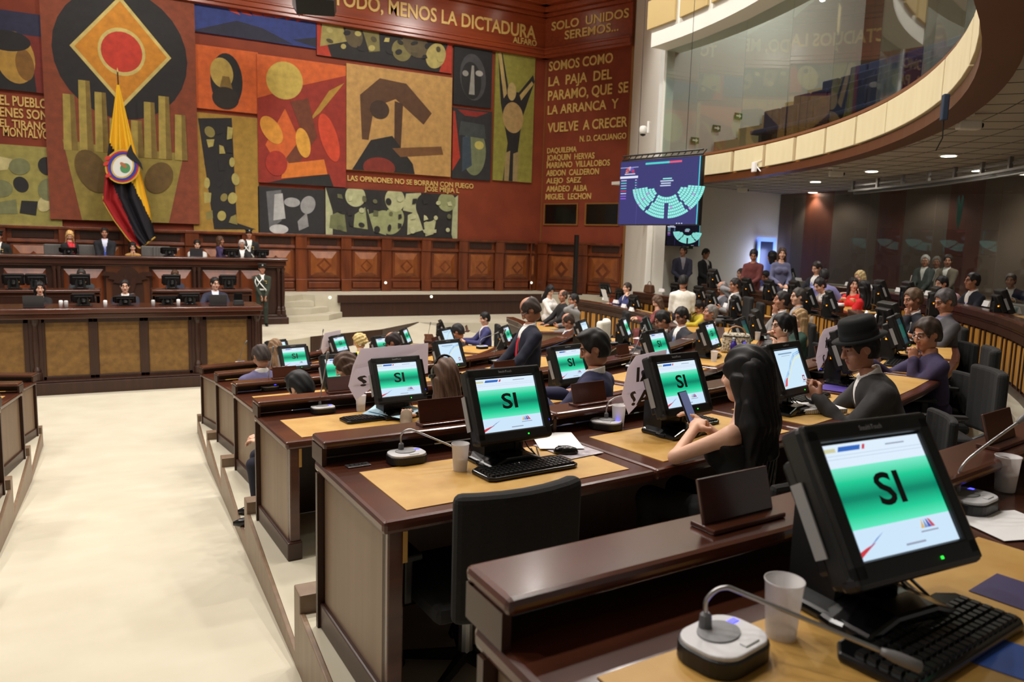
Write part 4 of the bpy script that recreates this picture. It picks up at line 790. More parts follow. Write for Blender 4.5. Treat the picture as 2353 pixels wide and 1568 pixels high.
for k, px, py, rz, lab in ((5, 1207, 1082, 6, 'black keyboard below the large monitor on the desk marked 106'), (6, 2140, 1478, 8, 'largest black keyboard at the lower right'), (5, 1570, 980, 12, 'black keyboard before the long-haired woman'), (4, 860, 963, 8, 'black keyboard under the light blue sheets'), (5, 1850, 918, 18, 'black keyboard before the man in the black hat'), (4, 1545, 905-20, 20, 'black keyboard beside the studded handbag'), (3, 1170, 812, 16, 'black keyboard near the bending man in navy'), (4, 1460, 812, 20, 'black keyboard beyond the seated man in navy'), (3, 1500, 785, 28, 'black keyboard before the two men in dark suits'), (5, 2060, 838, 30, 'black keyboard before the man in purple'), (5, 2100, 810, 38, 'black keyboard left of the man in purple'), (5, 2105, 780, 42, 'black keyboard before the grey-suited man with glasses')):
    p = onz(px, py, T_(k)); inst('keyboard', keyboard, lab, 'keyboard', (p[0], p[1], T_(k)+.004), R(rz), 'keyboards')
def mouse():
    t = thing('computer_mouse', '', 'mouse'); MB().lathe([(.03, 0), (.033, .012), (.027, .028), (.012, .036), (0, .037)], 16, sy=1.75).build('shell', BLACKG, t, smooth=True); MB().box((0, .03, .034), (.006, .016, .006)).build('wheel', GREY, t); return t
for k, px, py, lab in ((5, 1300, 1045, 'black mouse on the papers right of the large monitor'), (5, 1712, 920, 'black mouse under the pale slide monitor'), (4, 1458, 870, 'black mouse by the elbow of the seated man in navy')):
    p = onz(px, py, T_(k)); inst('mouse', mouse, lab, 'mouse', (p[0], p[1], T_(k)+.004), R(60), 'mice')
def cup(level):
    def f():
        t = thing('plastic_cup', '', 'cup'); h = .115
        MB().lathe([(.029, 0), (.037, h), (.0385, h), (.0385, h-.003), (.0355, h-.003), (.028, .003), (0, .003)], 24, caps=False).build('cup_wall', CUPM, t, smooth=True)
        if level: MB().lathe([(.0275, .004), (.0275+.008*level, h*level), (0, h*level)], 20, caps=False).build('water', WATER, t, smooth=True)
        return t
    return f
for k, px, py, lv, lab in ((5, 1057, 1083, .45, 'half-full frosted cup left of the large monitor on the desk marked 106'), (6, 1793, 1465, .12, 'largest frosted cup, empty, at the bottom beside the big microphone'), (6, 2308, 1130, .5, 'frosted cup at the right edge'), (4, 829, 946, .45, 'half-full frosted cup left of the light blue sheets'), (5, 1420, 982, .0, 'empty frosted cup behind the long microphone neck'), (5, 1782, 945, .8, 'frosted cup between the long-haired woman and the hat-wearing man'), (5, 1914, 878, .5, 'half-full cup before the man in the black hat'), (4, 1640, 832, .0, 'frosted cup right of the studded handbag monitor'), (3, 1174, 833, .3, 'frosted cup by the hands of the bending man'), (4, 1458, 838, .3, 'frosted cup behind the upright microphone right of the seated man'), (3, 1425, 790, .2, 'frosted cup left of the folded microphone at centre'), (3, 1473, 775, .2, 'frosted cup before the two men in dark suits'), (4, 1740, 783, .3, 'frosted cup before the woman in the white blazer'), (5, 2038, 795, .2, 'frosted cup right of the black hat')):
    p = onz(px, py, T_(k)); inst('cup%g' % lv, cup(lv), lab, 'cup', (p[0], p[1], T_(k)+.004), 0, 'frosted plastic cups')
def stand():
    t = thing('document_stand', '', 'stand'); Rx = Matrix.Rotation(-R(16), 3, 'X')
    MB().box((0, 0, .006), (.25, .075, .012)).build('foot', WOOD, t, bevel=.003); MB().box(tuple(Rx @ Vector((0, 0, .058))+Vector((0, .0, .006))), (.24, .01, .105), 0, Rx).build('board', WOOD, t, bevel=.003); return t
for k, px, py, rz, lab in ((5, 1008, 968, 5, 'dark wooden document stand left of the large monitor'), (6, 1712, 1205, 6, 'dark wooden document stand nearest the camera'), (6, 2245, 1010, 16, 'dark wooden document stand at the right edge behind the largest monitor'), (4, 795, 903, 9, 'reddish document stand before the brown-haired profile'), (5, 1370, 932, 9, 'wooden document stand before the seated man in navy'), (3, 657, 870, 8, 'wooden document stand behind the plaid jacket'), (3, 925, 815, 18, 'reddish document stand behind the woman in yellow'), (4, 1115, 850, 14, 'reddish document stand by the hands of the bending man'), (3, 1150, 800, 22, 'reddish document stand left of the bending man'), (2, 1145, 765, 40, 'small document stand under the blue-suited man at far centre'), (4, 1455, 820, 22, 'document stand right of the seated man in navy'), (4, 1570, 805, 27, 'reddish document stand under the two men in dark suits'), (5, 1880, 825, 20, 'reddish document stand beyond the pale slide monitor'), (2, 990, 790, 30, 'document stand above the swoosh slide monitor')):
    z = T_(k)+.108; p = onz(px, py, z); r, a = rphi(p); rr_ = R0[k]+.05; x, y = polar(rr_, a); inst('stand', stand, lab, 'stand', (x, y, z+.001), a, 'document stands')
def card():
    t = MB(); t.ext([(-.03, 0), (.03, 0), (.004, .08), (-.004, .08)], -.11, .11); o = t.build('name_card', PAPER); return o
for i, (z, px, py) in enumerate(((1.583, 1387, 690), (1.583, 1411, 697), (1.583, 1429, 707), (1.583, 1446, 715), (1.843, 1517, 671), (1.843, 1598, 686), (1.843, 1637, 698), (1.843, 1662, 706), (2.108, 1748, 667), (2.108, 1800, 674), (2.108, 1856, 684), (2.108, 1892, 694), (2.252, 1637, 651), (2.252, 1830, 646), (2.252, 1945, 657), (2.252, 1999, 664), (2.252, 2060, 671), (2.252, 2127, 679), (2.252, 2258, 704), (2.252, 2325, 719), (2.11, 1982, 728), (2.11, 2003, 737))):
    p = onz(px, py, z); r, a = rphi(p); q = polar(r+.05, a)
    row = ['row of the blue-suited man', 'row behind the white-shirted man', 'row of the woman in red', 'row along the glass', 'desk beside the red coffee cup'][0 if i < 4 else 1 if i < 8 else 2 if i < 12 else 3 if i < 20 else 4]
    inst('card', card, 'white name card, %s from the left on the %s' % (ordn[i % 4 if i < 12 else (i-12 if i < 20 else i-20)], row), 'name card', (q[0], q[1], z+.001), a+R(90), 'white name cards')
# ================================================================ chairs
def chair():
    t = thing('office_chair', '', 'chair')
    MB().ring(.55, .62, .5, 1.02, -.44, .44, 6, off=.18).build('backrest', FABRIC, t, bevel=.03, bseg=3)
    MB().box((0, 0, .46), (.5, .5, .09)).build('seat', FABRIC, t, bevel=.035, bseg=3)
    for s in (-1, 1):
        a = MB(); a.box((s*.29, .0, .68), (.07, .28, .03)); a.box((s*.285, -.06, .56), (.035, .05, .22)); a.build('armrest', BLACK, t, bevel=.008)
    MB().tube([(0, -.28, .42), (0, -.4, .5), (0, -.42, .62)], .025, 8).build('back_bracket', BLACK, t); MB().lathe([(.03, .08), (.03, .42)], 12).build('column', STEEL, t)
    b = MB()
    for i in range(5): a = 2*math.pi*i/5; b.tube([(0, 0, .09), (.27*math.cos(a), .27*math.sin(a), .06)], [.03, .018], 6)
    b.build('star_base', BLACK, t)
    for i in range(5): a = 2*math.pi*i/5; MB().lathe([(.02, 0), (.028, .02), (.02, .05)], 10, c=(.27*math.cos(a), .27*math.sin(a), 0)).build('caster', BLACK, t)
    return t
def low_chair():
    t = thing('office_chair', '', 'chair')
    MB().ring(.55, .6, .44, .78, -.38, .38, 6, off=.3).build('backrest', FABRIC, t, bevel=.02); MB().box((0, .04, .375), (.46, .46, .08)).build('seat', FABRIC, t, bevel=.03)
    MB().tube([(0, -.16, .34), (0, -.27, .4), (0, -.28, .52)], .022, 8).build('back_bracket', BLACK, t); MB().lathe([(.03, .08), (.03, .35)], 12).build('column', STEEL, t); b = MB()
    for i in range(5): a = 2*math.pi*i/5; b.tube([(0, 0, .07), (.27*math.cos(a), .27*math.sin(a), .03)], [.03, .02], 6)
    b.build('star_base', BLACK, t); return t
def put_chair(px, py, z, d, rot, lab):
    """px,py: centre of the top of the backrest; d: distance from the camera"""
    p = atd(px, py, d); o = inst('chair', chair, lab, 'chair', (p[0]-.4*math.sin(rot), p[1]+.4*math.cos(rot), z), rot, 'black office chairs')
    o.scale = (1, 1, min(1.15, max(.8, (p[2]-z)/1.02))); return o
put_chair(1208, 1122, TIER[5], 2.45, R(4), 'empty black office chair at the desk marked 106')
put_chair(2288, 800, TIER[5], 7.2, R(38), 'empty black office chair behind the man in purple, further one')
put_chair(2288, 848, TIER[5], 6.2, R(52), 'empty black office chair behind the man in purple, nearer one')
put_chair(2215, 752, TIER[5], 10.3, R(44), 'black office chair behind the grey-suited man with glasses')
put_chair(1443, 716, .72, 12.6, R(60), 'black office chair left of the white-draped chair')
put_chair(1725, 682, .985, 13.5, R(60), 'black office chair right of the man phoning in grey')
put_chair(1752, 696, .985, 12.9, R(52), 'black office chair above the faint narrow monitor')
put_chair(1147, 732, .193, 14.6, R(68), 'black office chair behind the blue-suited man at far centre')
c_ = put_chair(1393, 742, .72, 11.2, R(46), 'office chair draped with a white jacket, right of the slide monitor')
wj = MB().ring(.53, .645, .66, 1.06, -.5, .5, 8, off=.18).build('draped_jacket', mat('white_cloth', (226, 222, 208), .9), None, bevel=.04, bseg=3); wj.matrix_world = c_.matrix_basis.copy(); tag(wj, 'white jacket draped over a chair back at centre', 'jacket')
put_chair(1870, 745, .985, 11.3, R(48), 'black office chair behind the blonde woman in green')
for i, (px, lab) in enumerate(((122, 'leftmost'), (198, 'behind the blonde woman'), (345, 'right of the woman in leopard print'), (372, 'left of the dais monitor'))):
    p = ony(px, 572, 22.6); o = MB().ring(.3, .36, 0, .62, -.7, .7, 6, off=0).build('dais_chair', mat('grey_leather', (92, 88, 86), .6), None, bevel=.03); o.location = (p[0], 22.5, 1.98); o.rotation_euler = (0, 0, R(180))
    m_ = MB().box((0, .02, -.35), (.5, .5, .78)).build('seat_block', mat('grey_leather', (92, 88, 86), .6), o, bevel=.03); tag(o, 'grey chair back on the dais, %s' % lab, 'chair', 'dais chairs')
# ================================================================ people: smooth distance fields turned into meshes
V3 = lambda *a: np.array(a, 'f4')
def f_cap(P, a, b, ra, rb):
    a = np.asarray(a, 'f4'); b = np.asarray(b, 'f4'); ba = b-a; pa = P-a; t = np.clip(pa @ ba/max(float(ba @ ba), 1e-9), 0, 1)
    return np.linalg.norm(pa-t[:, None]*ba, axis=1)-(ra+(rb-ra)*t)
def f_ell(P, c, r, M=None):
    p = P-np.asarray(c, 'f4')
    if M is not None: p = p @ np.asarray(M, 'f4')
    r = np.asarray(r, 'f4'); k0 = np.linalg.norm(p/r, axis=1); k1 = np.linalg.norm(p/(r*r), axis=1)+1e-9
    return k0*(k0-1)/k1
def smin(a, b, k): h = np.clip(.5+.5*(b-a)/k, 0, 1); return b+(a-b)*h-k*h*(1-h)
def smax(a, b, k): return -smin(-a, -b, k)
def grid_mesh(fn, lo, hi, h):
    lo = np.asarray(lo, 'f4'); hi = np.asarray(hi, 'f4'); n = np.maximum(np.ceil((hi-lo)/h).astype(int)+1, 4)
    ax = [lo[i]+h*np.arange(n[i], dtype='f4') for i in range(3)]
    P = np.stack(np.meshgrid(*ax, indexing='ij'), -1).reshape(-1, 3); Fv = fn(P).reshape(n)
    for i in range(3):
        sl = [slice(None)]*3
        for e in (0, -1): sl[i] = e; Fv[tuple(sl)] = np.maximum(Fv[tuple(sl)], 1e-4)
    ins = Fv < 0; cs = n-1; acc = np.zeros((*cs, 3), 'f4'); cnt = np.zeros(cs, 'f4'); E = []
    for a in range(3):
        A = [slice(None)]*3; B = [slice(None)]*3; A[a] = slice(0, -1); B[a] = slice(1, None); A = tuple(A); B = tuple(B)
        I = np.argwhere(ins[A] != ins[B]); f0 = Fv[A][tuple(I.T)]; f1 = Fv[B][tuple(I.T)]
        pos = I.astype('f4'); pos[:, a] += f0/(f0-f1); u, v = (a+1) % 3, (a+2) % 3
        for du in (0, -1):
            for dv in (0, -1):
                J = I.copy(); J[:, u] += du; J[:, v] += dv; ok = ((J >= 0) & (J < cs)).all(1)
                np.add.at(acc, tuple(J[ok].T), pos[ok]); np.add.at(cnt, tuple(J[ok].T), 1)
        E.append((I, a, u, v, ins[A][tuple(I.T)]))
    m = cnt > 0; ids = np.full(cs, -1); ids[m] = np.arange(m.sum()); V = acc[m]/cnt[m][:, None]*h+lo; FS = []
    for I, a, u, v, s in E:
        ok = (I[:, u] > 0) & (I[:, v] > 0) & (I[:, u] < cs[u]) & (I[:, v] < cs[v]); I = I[ok]; s = s[ok]; q = []
        for du, dv in ((-1, -1), (0, -1), (0, 0), (-1, 0)):
            J = I.copy(); J[:, u] += du; J[:, v] += dv; q.append(ids[tuple(J.T)])
        q = np.stack(q, 1); q[~s] = q[~s][:, ::-1]; FS.append(q)
    return V, np.concatenate(FS)
def mk_obj(name, V, Fc, mats, parent, mi=None):
    me = bpy.data.meshes.new(name); me.vertices.add(len(V)); me.vertices.foreach_set('co', np.asarray(V, 'f4').ravel())
    k = len(Fc); me.loops.add(k*4); me.loops.foreach_set('vertex_index', np.asarray(Fc, 'i4').ravel()); me.polygons.add(k); me.polygons.foreach_set('loop_start', np.arange(k, dtype='i4')*4)
    for m in mats: me.materials.append(m)
    if mi is not None: me.polygons.foreach_set('material_index', np.asarray(mi, 'i4'))
    me.polygons.foreach_set('use_smooth', np.ones(k, bool)); me.update(calc_edges=True); me.validate()
    return obj(name, me, parent)
# ---- head (centre between the ears, y forward)
def head_field(P, fem):
    d = f_ell(P, (0, -.012, .032), (.075, .094, .092)); jw = .053 if fem else .058
    d = smin(d, f_ell(P, (0, .025, -.045), (jw, .066, .068)), .035)
    d = smin(d, f_cap(P, (0, .062, -.098), (0, .05, -.09), .024, .03), .03)
    for s in (-1, 1):
        d = smin(d, f_ell(P, (s*.043, .058, -.028), (.024, .026, .026)), .02)
        d = smax(d, -f_ell(P, (s*.031, .094, .012), (.02, .014, .012)), .012)
        d = smin(d, f_ell(P, (s*.031, .077, .011), (.0135, .012, .0105)), .003)
        d = smin(d, f_cap(P, (s*.012, .088, .031), (s*.048, .074, .031), .007, .005), .012)
        e = f_ell(P, (s*.077, -.004, .0), (.009, .02, .031)); e = smax(e, -f_ell(P, (s*.087, .002, .002), (.007, .01, .017)), .006); d = smin(d, e, .008)
    d = smin(d, f_cap(P, (0, .088, .022), (0, .108, -.026), .008, .0125), .012)
    for s in (-1, 1): d = smin(d, f_ell(P, (s*.012, .098, -.03), (.009, .01, .008)), .006)
    d = smin(d, f_cap(P, (-.02, .083, -.058), (.02, .083, -.058), .0075, .0075), .006)
    d = smin(d, f_cap(P, (-.016, .081, -.069), (.016, .081, -.069), .0085, .0085), .006)
    d = smax(d, -f_cap(P, (-.024, .094, -.0635), (.024, .094, -.0635), .0035, .0035), .004)
    d = smin(d, f_cap(P, (0, -.012, -.06), (0, -.012, -.085), .048 if fem else .052, .044 if fem else .048), .03)
    return d
HEADS = {}
def head_mesh(fem):
    if fem not in HEADS:
        V, Fc = grid_mesh(lambda P: head_field(P, fem), (-.1, -.125, -.18), (.1, .13, .14), .005)
        c = V[Fc].mean(1); mi = np.zeros(len(Fc), int)
        mi[(c[:, 1] > .08) & (abs(c[:, 0]) < .021) & (abs(c[:, 2]+.0635) < .0095-.2*abs(c[:, 0]))] = 1
        mi[(c[:, 1] > .068) & (abs(c[:, 0]) > .012) & (abs(c[:, 0]) < .05) & (abs(c[:, 2]-.033+.05*(abs(c[:, 0])-.03)**2) < .0055)] = 2
        HEADS[fem] = (V, Fc, mi)
    return HEADS[fem]
def skull(P, o): return smin(f_ell(P, (0, -.012, .032), (.075+o, .094+o, .092+o)), f_ell(P, (0, -.03, -.03), (.064+o, .06+o, .07+o)), .04)
def f_plane(P, n, d): return P @ np.asarray(n, 'f4')-d
def hair_field(P, style):
    fem = style in ('long', 'pony', 'braid', 'bob')
    wob = .004*np.sin(P[:, 0]*90+P[:, 2]*30)*np.sin(P[:, 1]*60)
    d = skull(P, .014 if not fem else .017)+wob
    face = f_ell(P, (0, .1, -.022), (.07, .088, .102) if not fem else (.066, .088, .1)); d = smax(d, -face, .012)
    if not fem:
        d = smax(d, f_plane(P, (0, .35, -.94), .052 if style != 'slick' else .06), .012)
        for s in (-1, 1): d = smax(d, -f_ell(P, (s*.08, .012, -.02), (.03, .03, .042)), .008)
        if style == 'bald': d = smax(d, f_ell(P, (0, .02, .13), (.055, .115, .07))*-1, .015)
        if style == 'slick': d = smin(d, f_ell(P, (0, .02, .115), (.055, .08, .025)), .03)
    elif style == 'long':
        for x, y, z, w in ((0, -.085, -.34, .05), (-.06, -.06, -.36, .04), (.06, -.06, -.36, .04), (-.082, -.01, -.3, .026), (.082, -.01, -.3, .026)): d = smin(d, f_cap(P, (x*.8, y*.75, -.02), (x*1.15, y*1.2, z), w, w*.8), .035)
        d = d+.004*np.sin(P[:, 0]*140+6*np.sin(P[:, 2]*9))
    elif style == 'bob':
        for x, y in ((0, -.075), (-.055, -.05), (.055, -.05), (-.074, .0), (.074, .0)): d = smin(d, f_cap(P, (x*.9, y, 0), (x*1.15, y, -.15), .045, .03), .03)
        d = d+.003*np.sin(P[:, 0]*140+6*np.sin(P[:, 2]*9))
    elif style == 'pony': d = smin(smax(d, f_plane(P, (0, .3, -.95), .06), .012), np.minimum(f_ell(P, (0, -.12, .06), (.03, .03, .03)), f_cap(P, (0, -.13, .06), (.0, -.17, -.2), .036, .016)), .02)
    elif style == 'braid':
        d = smax(d, f_plane(P, (0, .3, -.95), .07), .012)+.004*np.sin(P[:, 2]*110+40*P[:, 0])
        for i in range(4): d = smin(d, f_ell(P, (.02*(-1)**i, -.11, .05-.035*i), (.035, .03, .026)), .012)
    return d
HAIRS = {}
def hair_mesh(style):
    if style not in HAIRS:
        lo = -.46 if style == 'long' else -.26 if style in ('bob', 'pony') else -.14
        HAIRS[style] = grid_mesh(lambda P: hair_field(P, style), (-.16, -.24, lo), (.16, .13, .17), .0065)
    return HAIRS[style]
def hand_field(P, pose):
    """right hand: wrist at the origin, fingers toward +y, palm toward -z, thumb on the -x side"""
    d = smin(f_cap(P, (0, -.03, 0), (0, .01, 0), .025, .026), f_ell(P, (.002, .05, -.002), (.041, .052, .016)), .02)
    curl = {'flat': (.1, .12, .1), 'relax': (.35, .5, .35), 'grip': (.9, 1.2, .7), 'point': (1.1, 1.4, .9)}[pose]
    for i, (x, L, s) in enumerate(((-.028, .072, -.1), (-.009, .081, -.02), (.011, .076, .05), (.03, .06, .14))):
        cu = (.12, .15, .1) if pose == 'point' and i == 0 else tuple(c*(1+.06*i) for c in curl); p = np.array([x, .09, -.002]); a = 0
        for seg, rr in zip((.45, .31, .24), (.0095, .0085, .0078)):
            a += cu[(.45, .31, .24).index(seg)]; q = p+np.array([math.sin(s)*math.cos(a), math.cos(s)*math.cos(a), -math.sin(a)])*L*seg
            d = smin(d, f_cap(P, p, q, rr, rr*.93), .005); p = q
    a, b, c = np.array([-.032, .02, -.006]), np.array([-.062, .052, -.022]), np.array([-.058 if pose != 'flat' else -.075, .084, -.036])
    if pose in ('grip', 'point'): c = np.array([-.036, .082, -.05])
    return smin(smin(d, f_cap(P, a, b, .016, .0115), .012), f_cap(P, b, c, .0108, .0088), .006)
HANDS = {}
def hand_mesh(pose):
    if pose not in HANDS: HANDS[pose] = grid_mesh(lambda P: hand_field(P, pose), (-.105, -.06, -.12), (.065, .2, .04), .004)
    return HANDS[pose]
SKIN = {}
def skin(c):
    if c not in SKIN: SKIN[c] = mat('skin_%d' % len(SKIN), c, .5, spec=.4)
    return SKIN[c]
SK1, SK2, SK3 = (196, 146, 118), (176, 124, 98), (216, 170, 144)
def cloth(c, c2=None, rough=.85): return mat('cloth_%d_%d_%d' % c, c, rough, col2=c2 or tuple(min(255, int(v*1.05+2)) for v in c), scale=(40, 40, 40), bump=.05)
def hairmat(c): return mat('hair_%d_%d_%d' % c, c, .52, col2=tuple(min(255, int(v*1.4+5)) for v in c), scale=(120, 60, 5), spec=.3)
LIPS = mat('lips', (160, 84, 76), .45); REDL = mat('red_lips', (176, 40, 44), .4); EYEW = mat('eye_white', (216, 210, 204), .3); IRIS = mat('iris', (30, 20, 14), .25)
def rotm(yaw, pitch, roll=0.): return np.array(Matrix.Rotation(yaw, 3, 'Z') @ Matrix.Rotation(roll, 3, 'Y') @ Matrix.Rotation(-pitch, 3, 'X'), 'f4')   # pitch > 0 looks down
def ik(s, w, L1, L2, pole):
    s, w = np.asarray(s, float), np.asarray(w, float); d = w-s; D = min(np.linalg.norm(d), (L1+L2)*.985); u = d/np.linalg.norm(d); w = s+u*D
    a = (L1*L1-L2*L2+D*D)/(2*D); h = math.sqrt(max(L1*L1-a*a, 0)); p = np.asarray(pole, float); p = p-u*(p @ u); p /= np.linalg.norm(p)+1e-9
    return s+u*a+p*h, w
POSES = {'desk': ((-.16, .4, .8), (.16, .4, .8)), 'phone': ((-.07, .4, .9), (.07, .4, .9)), 'type': ((-.14, .46, .8), (.14, .46, .8)), 'down': ((-.27, .04, -.08), (.27, .04, -.08)), 'clasp': ((-.05, .24, -.02), (.05, .26, -.02)), 'cross': ((-.08, .26, .1), (.1, .26, .12)), 'lap': ((-.1, .3, .66), (.1, .3, .66))}
PEOPLE = {}
def person(label, px, py, d, z0, rot, kind='sit', hd=(0, 0), hair=('short', (24, 20, 18)), sk=SK2, jacket=(28, 30, 44), shirt=None, tie=None, trousers=None, fem=False, hands='desk', hp=('relax', 'relax'), wr=None, glasses=False, scale=None, extra=None, sleeves=True, turn=0., skirt=False, hpos=None, lips=None, roll=0., look=0., mane=None, vee=.2, pole=None):
    """px, py: middle of the head in the photograph; d: distance; z0: height of the floor under the person; rot: heading"""
    H = hpos if hpos is not None else atd(px, py, d); hz = H[2]-z0; sitting = kind == 'sit'; hip = .53 if sitting else .93; top = .66
    s = scale or (.93 if fem and sitting else 1.0); hip *= s; top *= s
    if not sitting and scale is None and hz > 1.45: s = hz/1.59; hip = .93*s; top = .66*s
    if hz-hip >= top: hip = hz-top; lean = 0.05
    else: lean = math.acos(max(.3, (hz-hip)/top))
    cl, sl = math.cos(lean), math.sin(lean); c, s_ = math.cos(rot), math.sin(rot)
    off = np.array([s_*sl*top, -c*sl*top, 0])      # hips sit behind the head
    base = np.array([H[0], H[1], z0])+off
    t = thing('person', label, 'person', tuple(base), rot)
    vox = float(np.clip(d*.0014, .008, .017)); up = np.array([0, sl, cl]); fw = np.array([0, cl, -sl]); X = np.array([1., 0, 0])
    if turn: Rm = np.array(Matrix.Rotation(turn, 3, 'Z')); X = Rm @ X; fw2 = Rm @ np.array([0, 1., 0]); fw = fw2-up*(fw2 @ up); fw /= np.linalg.norm(fw); X = np.cross(fw, up)
    hipc = np.array([0, 0, hip]); at = lambda x, y, z: hipc+X*x*s+fw*y*s+up*z*s
    chest, neck = at(0, .0, .33), at(0, -.015, .47); hc = np.array([0, sl*top, hip+cl*top])
    sw = .155 if fem else .185; sh = [at(-sw, -.01, .395), at(sw, -.01, .395)]
    tg = wr if wr is not None else POSES[hands]; el, wri = [], []
    for i in (0, 1):
        q = np.array(tg[i], float)
        if sitting and wr is not None and q[2] > .95: q = np.array([q[0]*1.3, hc[1]+.05, hc[2]-.11]) if q[1] < .17 else np.array([q[0], hc[1]+.1, hc[2]-.21])
        if kind != 'sit' and wr is None: q = q+[0, 0, .82*s]
        e, w_ = ik(sh[i], q, .285*s, .25*s, pole[i] if pole else ((-.5 if i == 0 else .5), -.35, -.8)); el.append(e); wri.append(w_)
    B = np.stack([X, fw, up], 1).astype('f4')                # torso axes
    wd_ = (.145, .165, .15) if not fem else (.13, .132, .145)
    def torso(P, o):
        q = (P-hipc.astype('f4')) @ B; q = q.copy(); q[:, 1] *= 1.42
        g = f_cap(q, (0, 0, -.02*s), (0, 0, .16*s), wd_[0]*s+o, wd_[1]*s*.93+o); g = smin(g, f_cap(q, (0, .0, .16*s), (0, 0, .34*s), wd_[1]*s*.9+o, wd_[1]*s+o), .05)
        g = smin(g, f_cap(q, (-sw*.74*s, -.01, .385*s), (sw*.74*s, -.01, .385*s), .064*s+o, .064*s+o), .06); g = smin(g, f_cap(q, (0, -.015, .4*s), (0, -.02, .46*s), .075*s+o, .05*s+o), .05)
        if fem:
            for sx in (-1, 1): g = smin(g, f_ell(q, (sx*.065*s, .135*s, .29*s), (.06+o, .07+o, .06+o)), .04)
        return g/1.1
    def arms(P, o, fore=True):
        g = None
        for i in (0, 1):
            a = smin(f_cap(P, sh[i], el[i], .054*s*(.82 if fem else 1)+o, .042*s*(.85 if fem else 1)+o), f_cap(P, el[i], wri[i], .041*s*(.85 if fem else 1)+o, (.029 if fore else .03)*s+o), .02) if fore else f_cap(P, sh[i], sh[i]+(el[i]-sh[i])*.12, .06*s+o, .055*s+o)
            g = a if g is None else np.minimum(g, a)
        return g
    allp = np.array([*sh, *el, *wri, hc, hipc]); lo, hi = allp.min(0)-.2, allp.max(0)+.2; lo[2] = min(lo[2], hip-.12)
    bare = not sleeves
    def body(P): return smin(smin(torso(P, -.012), arms(P, -.004 if bare else -.012), .04), f_cap(P, neck-up*.04, hc-up*.06+fw*-.012, .058, .052 if fem else .056), .03)
    hi2 = hi.copy(); hi2[2] = max(neck[2]+.06, max(w_[2] for w_ in wri)+.06)
    V, Fc = grid_mesh(body, lo, hi2, vox); VS, FSl, MI, o_ = [V], [Fc], [np.zeros(len(Fc), int)], len(V)
    HR = rotm(hd[0]+turn*.0, hd[1], roll); Vh, Fh, Mh = head_mesh(fem); hs = (.96 if fem else 1.02)
    VS.append(Vh @ HR.T*hs+hc.astype('f4')); FSl.append(Fh+o_); MI.append(Mh); o_ += len(Vh)
    for i in (0, 1):
        Vk, Fk = hand_mesh(hp[i]); Vk = Vk.copy()
        if i == 0: Vk[:, 0] *= -1; Fk = Fk[:, ::-1]
        y = (wri[i]-el[i]); y /= np.linalg.norm(y)
        if hands in ('desk', 'type', 'lap') and wr is None: y = y*[1, 1, .3]; y /= np.linalg.norm(y)
        zz = np.array([0, 0, 1.]); zz = np.array([(.9 if i == 0 else -.9), .0, .5]) if hands in ('phone', 'down', 'chin', 'clasp') else zz
        if hands in ('phone', 'chin'): zz = np.array([(-.7 if i == 0 else .7), .0, -.6])
        xx = np.cross(y, zz); xx /= np.linalg.norm(xx); zz = np.cross(xx, y); M = np.stack([xx, y, zz], 1).astype('f4')
        VS.append(Vk @ M.T*(.9 if fem else 1.)+wri[i].astype('f4')); FSl.append(Fk+o_); MI.append(np.zeros(len(Fk), int)); o_ += len(Vk)
    lipm = lips or LIPS
    mk_obj('body', np.concatenate(VS), np.concatenate(FSl), [skin(sk), lipm, hairmat(hair[1])], t, np.concatenate(MI))
    Hm = Matrix.Translation(hc) @ Matrix(HR.tolist()).to_4x4() @ Matrix.Scale(hs, 4)
    if d < 16:
        e = MB()
        for sx in (-1, 1): e.lathe([(0, -.011), (.008, -.008), (.011, 0), (.008, .008), (0, .011)], 8, 0, (sx*.031, .0775, .0115), caps=False, sx=1, sy=1); e.box((sx*.031, .0885, .0115), (.009, .003, .009), 1)
        eo = e.build('eyes', [EYEW, IRIS], t); eo.matrix_local = Hm
    if hair[0] != 'none':
        key = ('hair', hair)
        if key not in PEOPLE: ho = mk_obj('hair', *hair_mesh(hair[0]), [hairmat(hair[1])], t); PEOPLE[key] = ho.data
        else: ho = obj('hair', PEOPLE[key], t)
        ho.matrix_local = Hm
    if mane:
        ln, wm = mane
        def mf(P):
            q = P-hc.astype('f4'); b_ = -fw*.1-np.array([0, 0, 0]); g = None
            for x, w_ in ((-.62, .75), (-.25, 1), (.25, 1), (.62, .75)):
                a0 = X*x*wm*.55-fw*.05+np.array([0, 0, .03]); a1 = X*x*wm*.95-fw*.085+np.array([0, 0, -.2]); a2 = X*x*wm*1.0-fw*.105+np.array([0, 0, -ln])
                k = smin(f_cap(q, a0, a1, wm*.52*w_, wm*.5*w_), f_cap(q, a1, a2, wm*.5*w_, wm*.26*w_), .03); g = k if g is None else smin(g, k, .03)
            return g+.0035*np.sin((q @ X.astype('f4'))*210+5*np.sin(q[:, 2]*8))
        mk_obj('hair_lengths', *grid_mesh(mf, hc-[.3, .34, ln+.12], hc+[.3, .3, .16], max(.0075, vox)), [hairmat(hair[1])], t)
    # clothing
    cr = cloth(jacket); open_ = shirt is not None
    def coat(P):
        g = torso(P, .014)
        if sleeves: g = smin(g, arms(P, .013), .03)
        q = (P-hipc.astype('f4')) @ B
        if not sitting: g = smin(g, f_cap(q*[1, 1.3, 1], (0, 0, -.12*s), (0, 0, .1*s), .165*s, .15*s), .03)
        wr_ = .003*np.sin(q[:, 2]*46+q[:, 0]*25)*np.sin(q[:, 0]*31+q[:, 1]*40); g = g+wr_
        g = smax(g, -(f_cap(P, neck+up*.01+fw*.012, neck+up*.2, .064, .1)), .012)
        if open_: g = smax(g, -np.maximum(np.maximum(abs(q[:, 0])-vee*(q[:, 2]-.17*s), .02-q[:, 1]), .17*s-q[:, 2]), .008)
